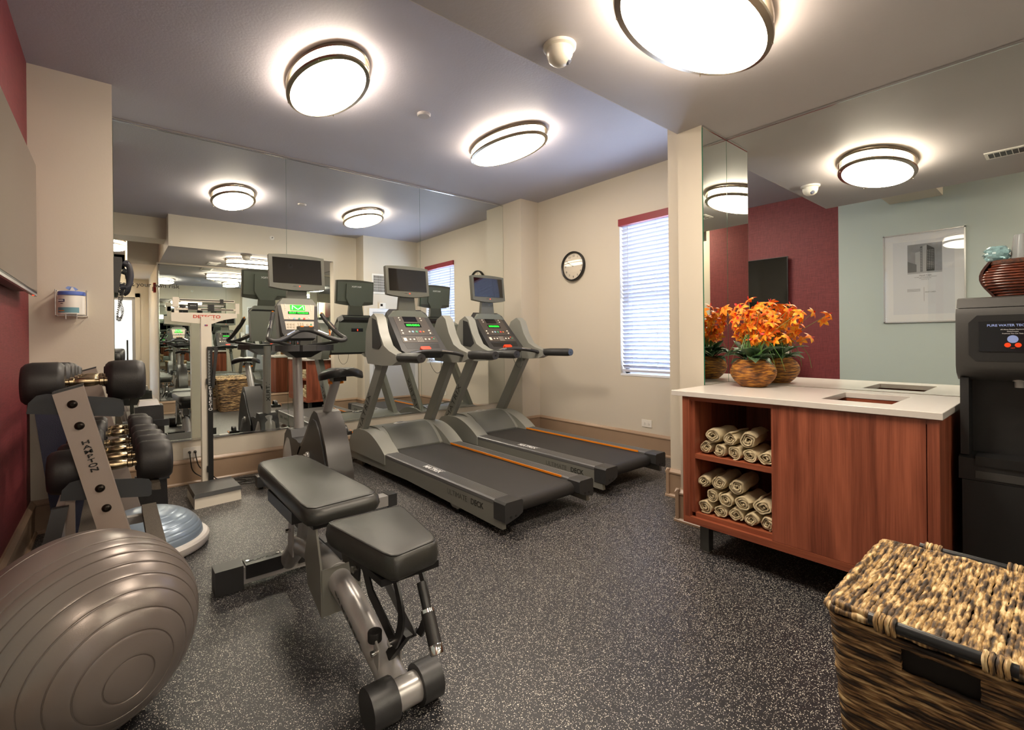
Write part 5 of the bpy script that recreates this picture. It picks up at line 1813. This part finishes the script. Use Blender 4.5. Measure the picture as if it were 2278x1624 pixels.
B().box(.40, .46, 0, .018, .0, 1.74).done('frame_side', FRAMEW, t)
B().box(-.40, .40, 0, .018, 1.68, 1.74).done('frame_head', FRAMEW, t)
B().box(-.395, .395, 0, .010, .012, 1.675).done('door_leaf', mat('door_grey_white', '#c9ccd2', .4), t)
t = thing('fire_alarm', 'red fire alarm strobe on the passage wall, seen in the mirror', 'fire alarm', (XP, -.42, 2.13))
B().box(-.035, 0, -.06, .06, -.08, .08, bev=.006).done('case', mat('alarm_red', '#b0261c', .4), t)
B().box(-.05, -.03, -.025, .025, -.06, .01, bev=.004).done('strobe', WHITEP, t)

# glass door of the passage
dr = B().box(-.36, -.31, YD - .07, YD - .03, 0, 2.12).box(.28, .33, YD - .07, YD - .03, 0, 2.12).box(-.31, .28, YD - .07, YD - .03, 2.06, 2.12).box(-.31, .28, YD - .07, YD - .03, 0, .1).done('door_1', SILVM, kind=ST)
B().box(-.31, .28, YD - .053, YD - .047, .1, 2.06).done('pane', GLASS, dr)
B().cyl((.2, YD + .03, .82), (.2, YD + .03, 1.25), .014, 14).done('door_handle', mat('handle_dark', '#3a3a3a', .3, .6), dr)
for z in (.86, 1.21):
    B().cyl((.2, YD - .05, z), (.2, YD + .03, z), .008, 10).done('handle_mount', MATS['handle_dark'], dr)

# ---------------------------------------------------------------- framed picture on the left wall
t = thing('framed_picture', 'silver framed print of a tower building on the wall, reflected above the worktop', 'picture', (XL, 1.035, 1.822))
fw, fh = .335, .49
B().box(.0, .022, -fw, -fw + .012, -fh, fh).done('frame_bar', SILVM, t)
B().box(.0, .022, fw - .012, fw, -fh, fh).done('frame_bar', SILVM, t)
B().box(.0, .022, -fw, fw, -fh, -fh + .012).done('frame_bar', SILVM, t)
B().box(.0, .022, -fw, fw, fh - .012, fh).done('frame_bar', SILVM, t)
pr_ = B().box(.002, .008, -fw + .01, fw - .01, -fh + .01, fh - .01).done('mat_board', mat('paper_white', '#f2f2f2', .6), t)
B().box(.0078, .0084, -.25, .25, -.40, .40).done('print_sheet', mat('print_paper', '#e4e6ea', .6), pr_)
# mirrored in the view: room left-right runs along -y when facing the wall
def Q(u, v, d=.009):
    return (d, -u, v)
def poly(pts, m, n, d):
    b = B()
    f = [b.bm.verts.new(Q(u, v, d)) for u, v in pts]
    g_ = [b.bm.verts.new(Q(u, v, d - .0008)) for u, v in pts]
    b.bm.faces.new(f)
    b.bm.faces.new(g_[::-1])
    for i in range(len(pts)):
        j = (i + 1) % len(pts)
        b.bm.faces.new([f[i], f[j], g_[j], g_[i]])
    return b.done(n, m, pr_, smooth=0)
sx0, sx1, sy0, sy1 = -.125, .155, .04, .36
poly([(sx0, sy0), (sx1, sy0), (sx1, sy1), (sx0, sy1)], mat('print_sky', '#9a9da2', .6, noise=9, amt=.4), 'printed_sky', .0092)
DG, MG, LG = mat('print_dark', '#3c3e42', .6), mat('print_mid', '#6a6d72', .6), mat('print_light', '#b4b6ba', .6)
poly([(.095, .06), (.095, .30), (.035, .345), (.03, .06)], DG, 'printed_tower', .0095)
poly([(.03, .06), (.035, .345), (.0, .33), (.0, .06)], LG, 'printed_tower', .0095)
poly([(.0, .06), (.0, .335), (-.02, .33), (-.02, .06)], MG, 'printed_tower', .0095)
poly([(-.02, .06), (-.02, .28), (-.06, .27), (-.06, .06)], LG, 'printed_tower', .0095)
poly([(-.05, .055), (-.05, .14), (-.125, .18), (-.125, .05)], MG, 'printed_house', .0097)
poly([(sx0, .04), (sx1, .04), (sx1, .058), (sx0, .058)], LG, 'printed_street', .0099)
b = B()
for i in range(12):
    for k in range(4):
        u, v = .040 + k * .0135, .085 + i * .0175
        b.box(.0096, .0099, -u - .006, -u, v, v + .008)
for i in range(14):
    b.box(.0096, .0099, .003, .018, .075 + i * .0175, .081 + i * .0175)
b.done('printed_windows', LG, pr_, smooth=0)
def cap(s, sz, u, v):
    text(s, sz, INK, pr_, Q(u, v, .0093), (0, -1, 0), (0, 0, 1), ext=.0003)
cap('Hotel Cass', .022, .02, .018)
cap('"THE BEST LITTLE HOTEL IN CHICAGO"', .0105, .02, .0)
cap('640 N. WABASH AVE.', .0105, .02, -.013)
cap('CHICAGO, ILL.', .0105, .02, -.027)
cap('POST CARD', .016, .06, -.165)
B().box(.009, .0094, -.001 - .01, .001 - .01, -.26, -.11).done('card_line', INK, pr_)
for k in range(4):
    B().box(.009, .0094, .02, .13, -.128 - k * .008, -.1255 - k * .008).done('printed_text_line', MG, pr_)
B().box(.017, .019, -fw + .012, fw - .012, -fh + .012, fh - .012).done('glazing', gl, t)
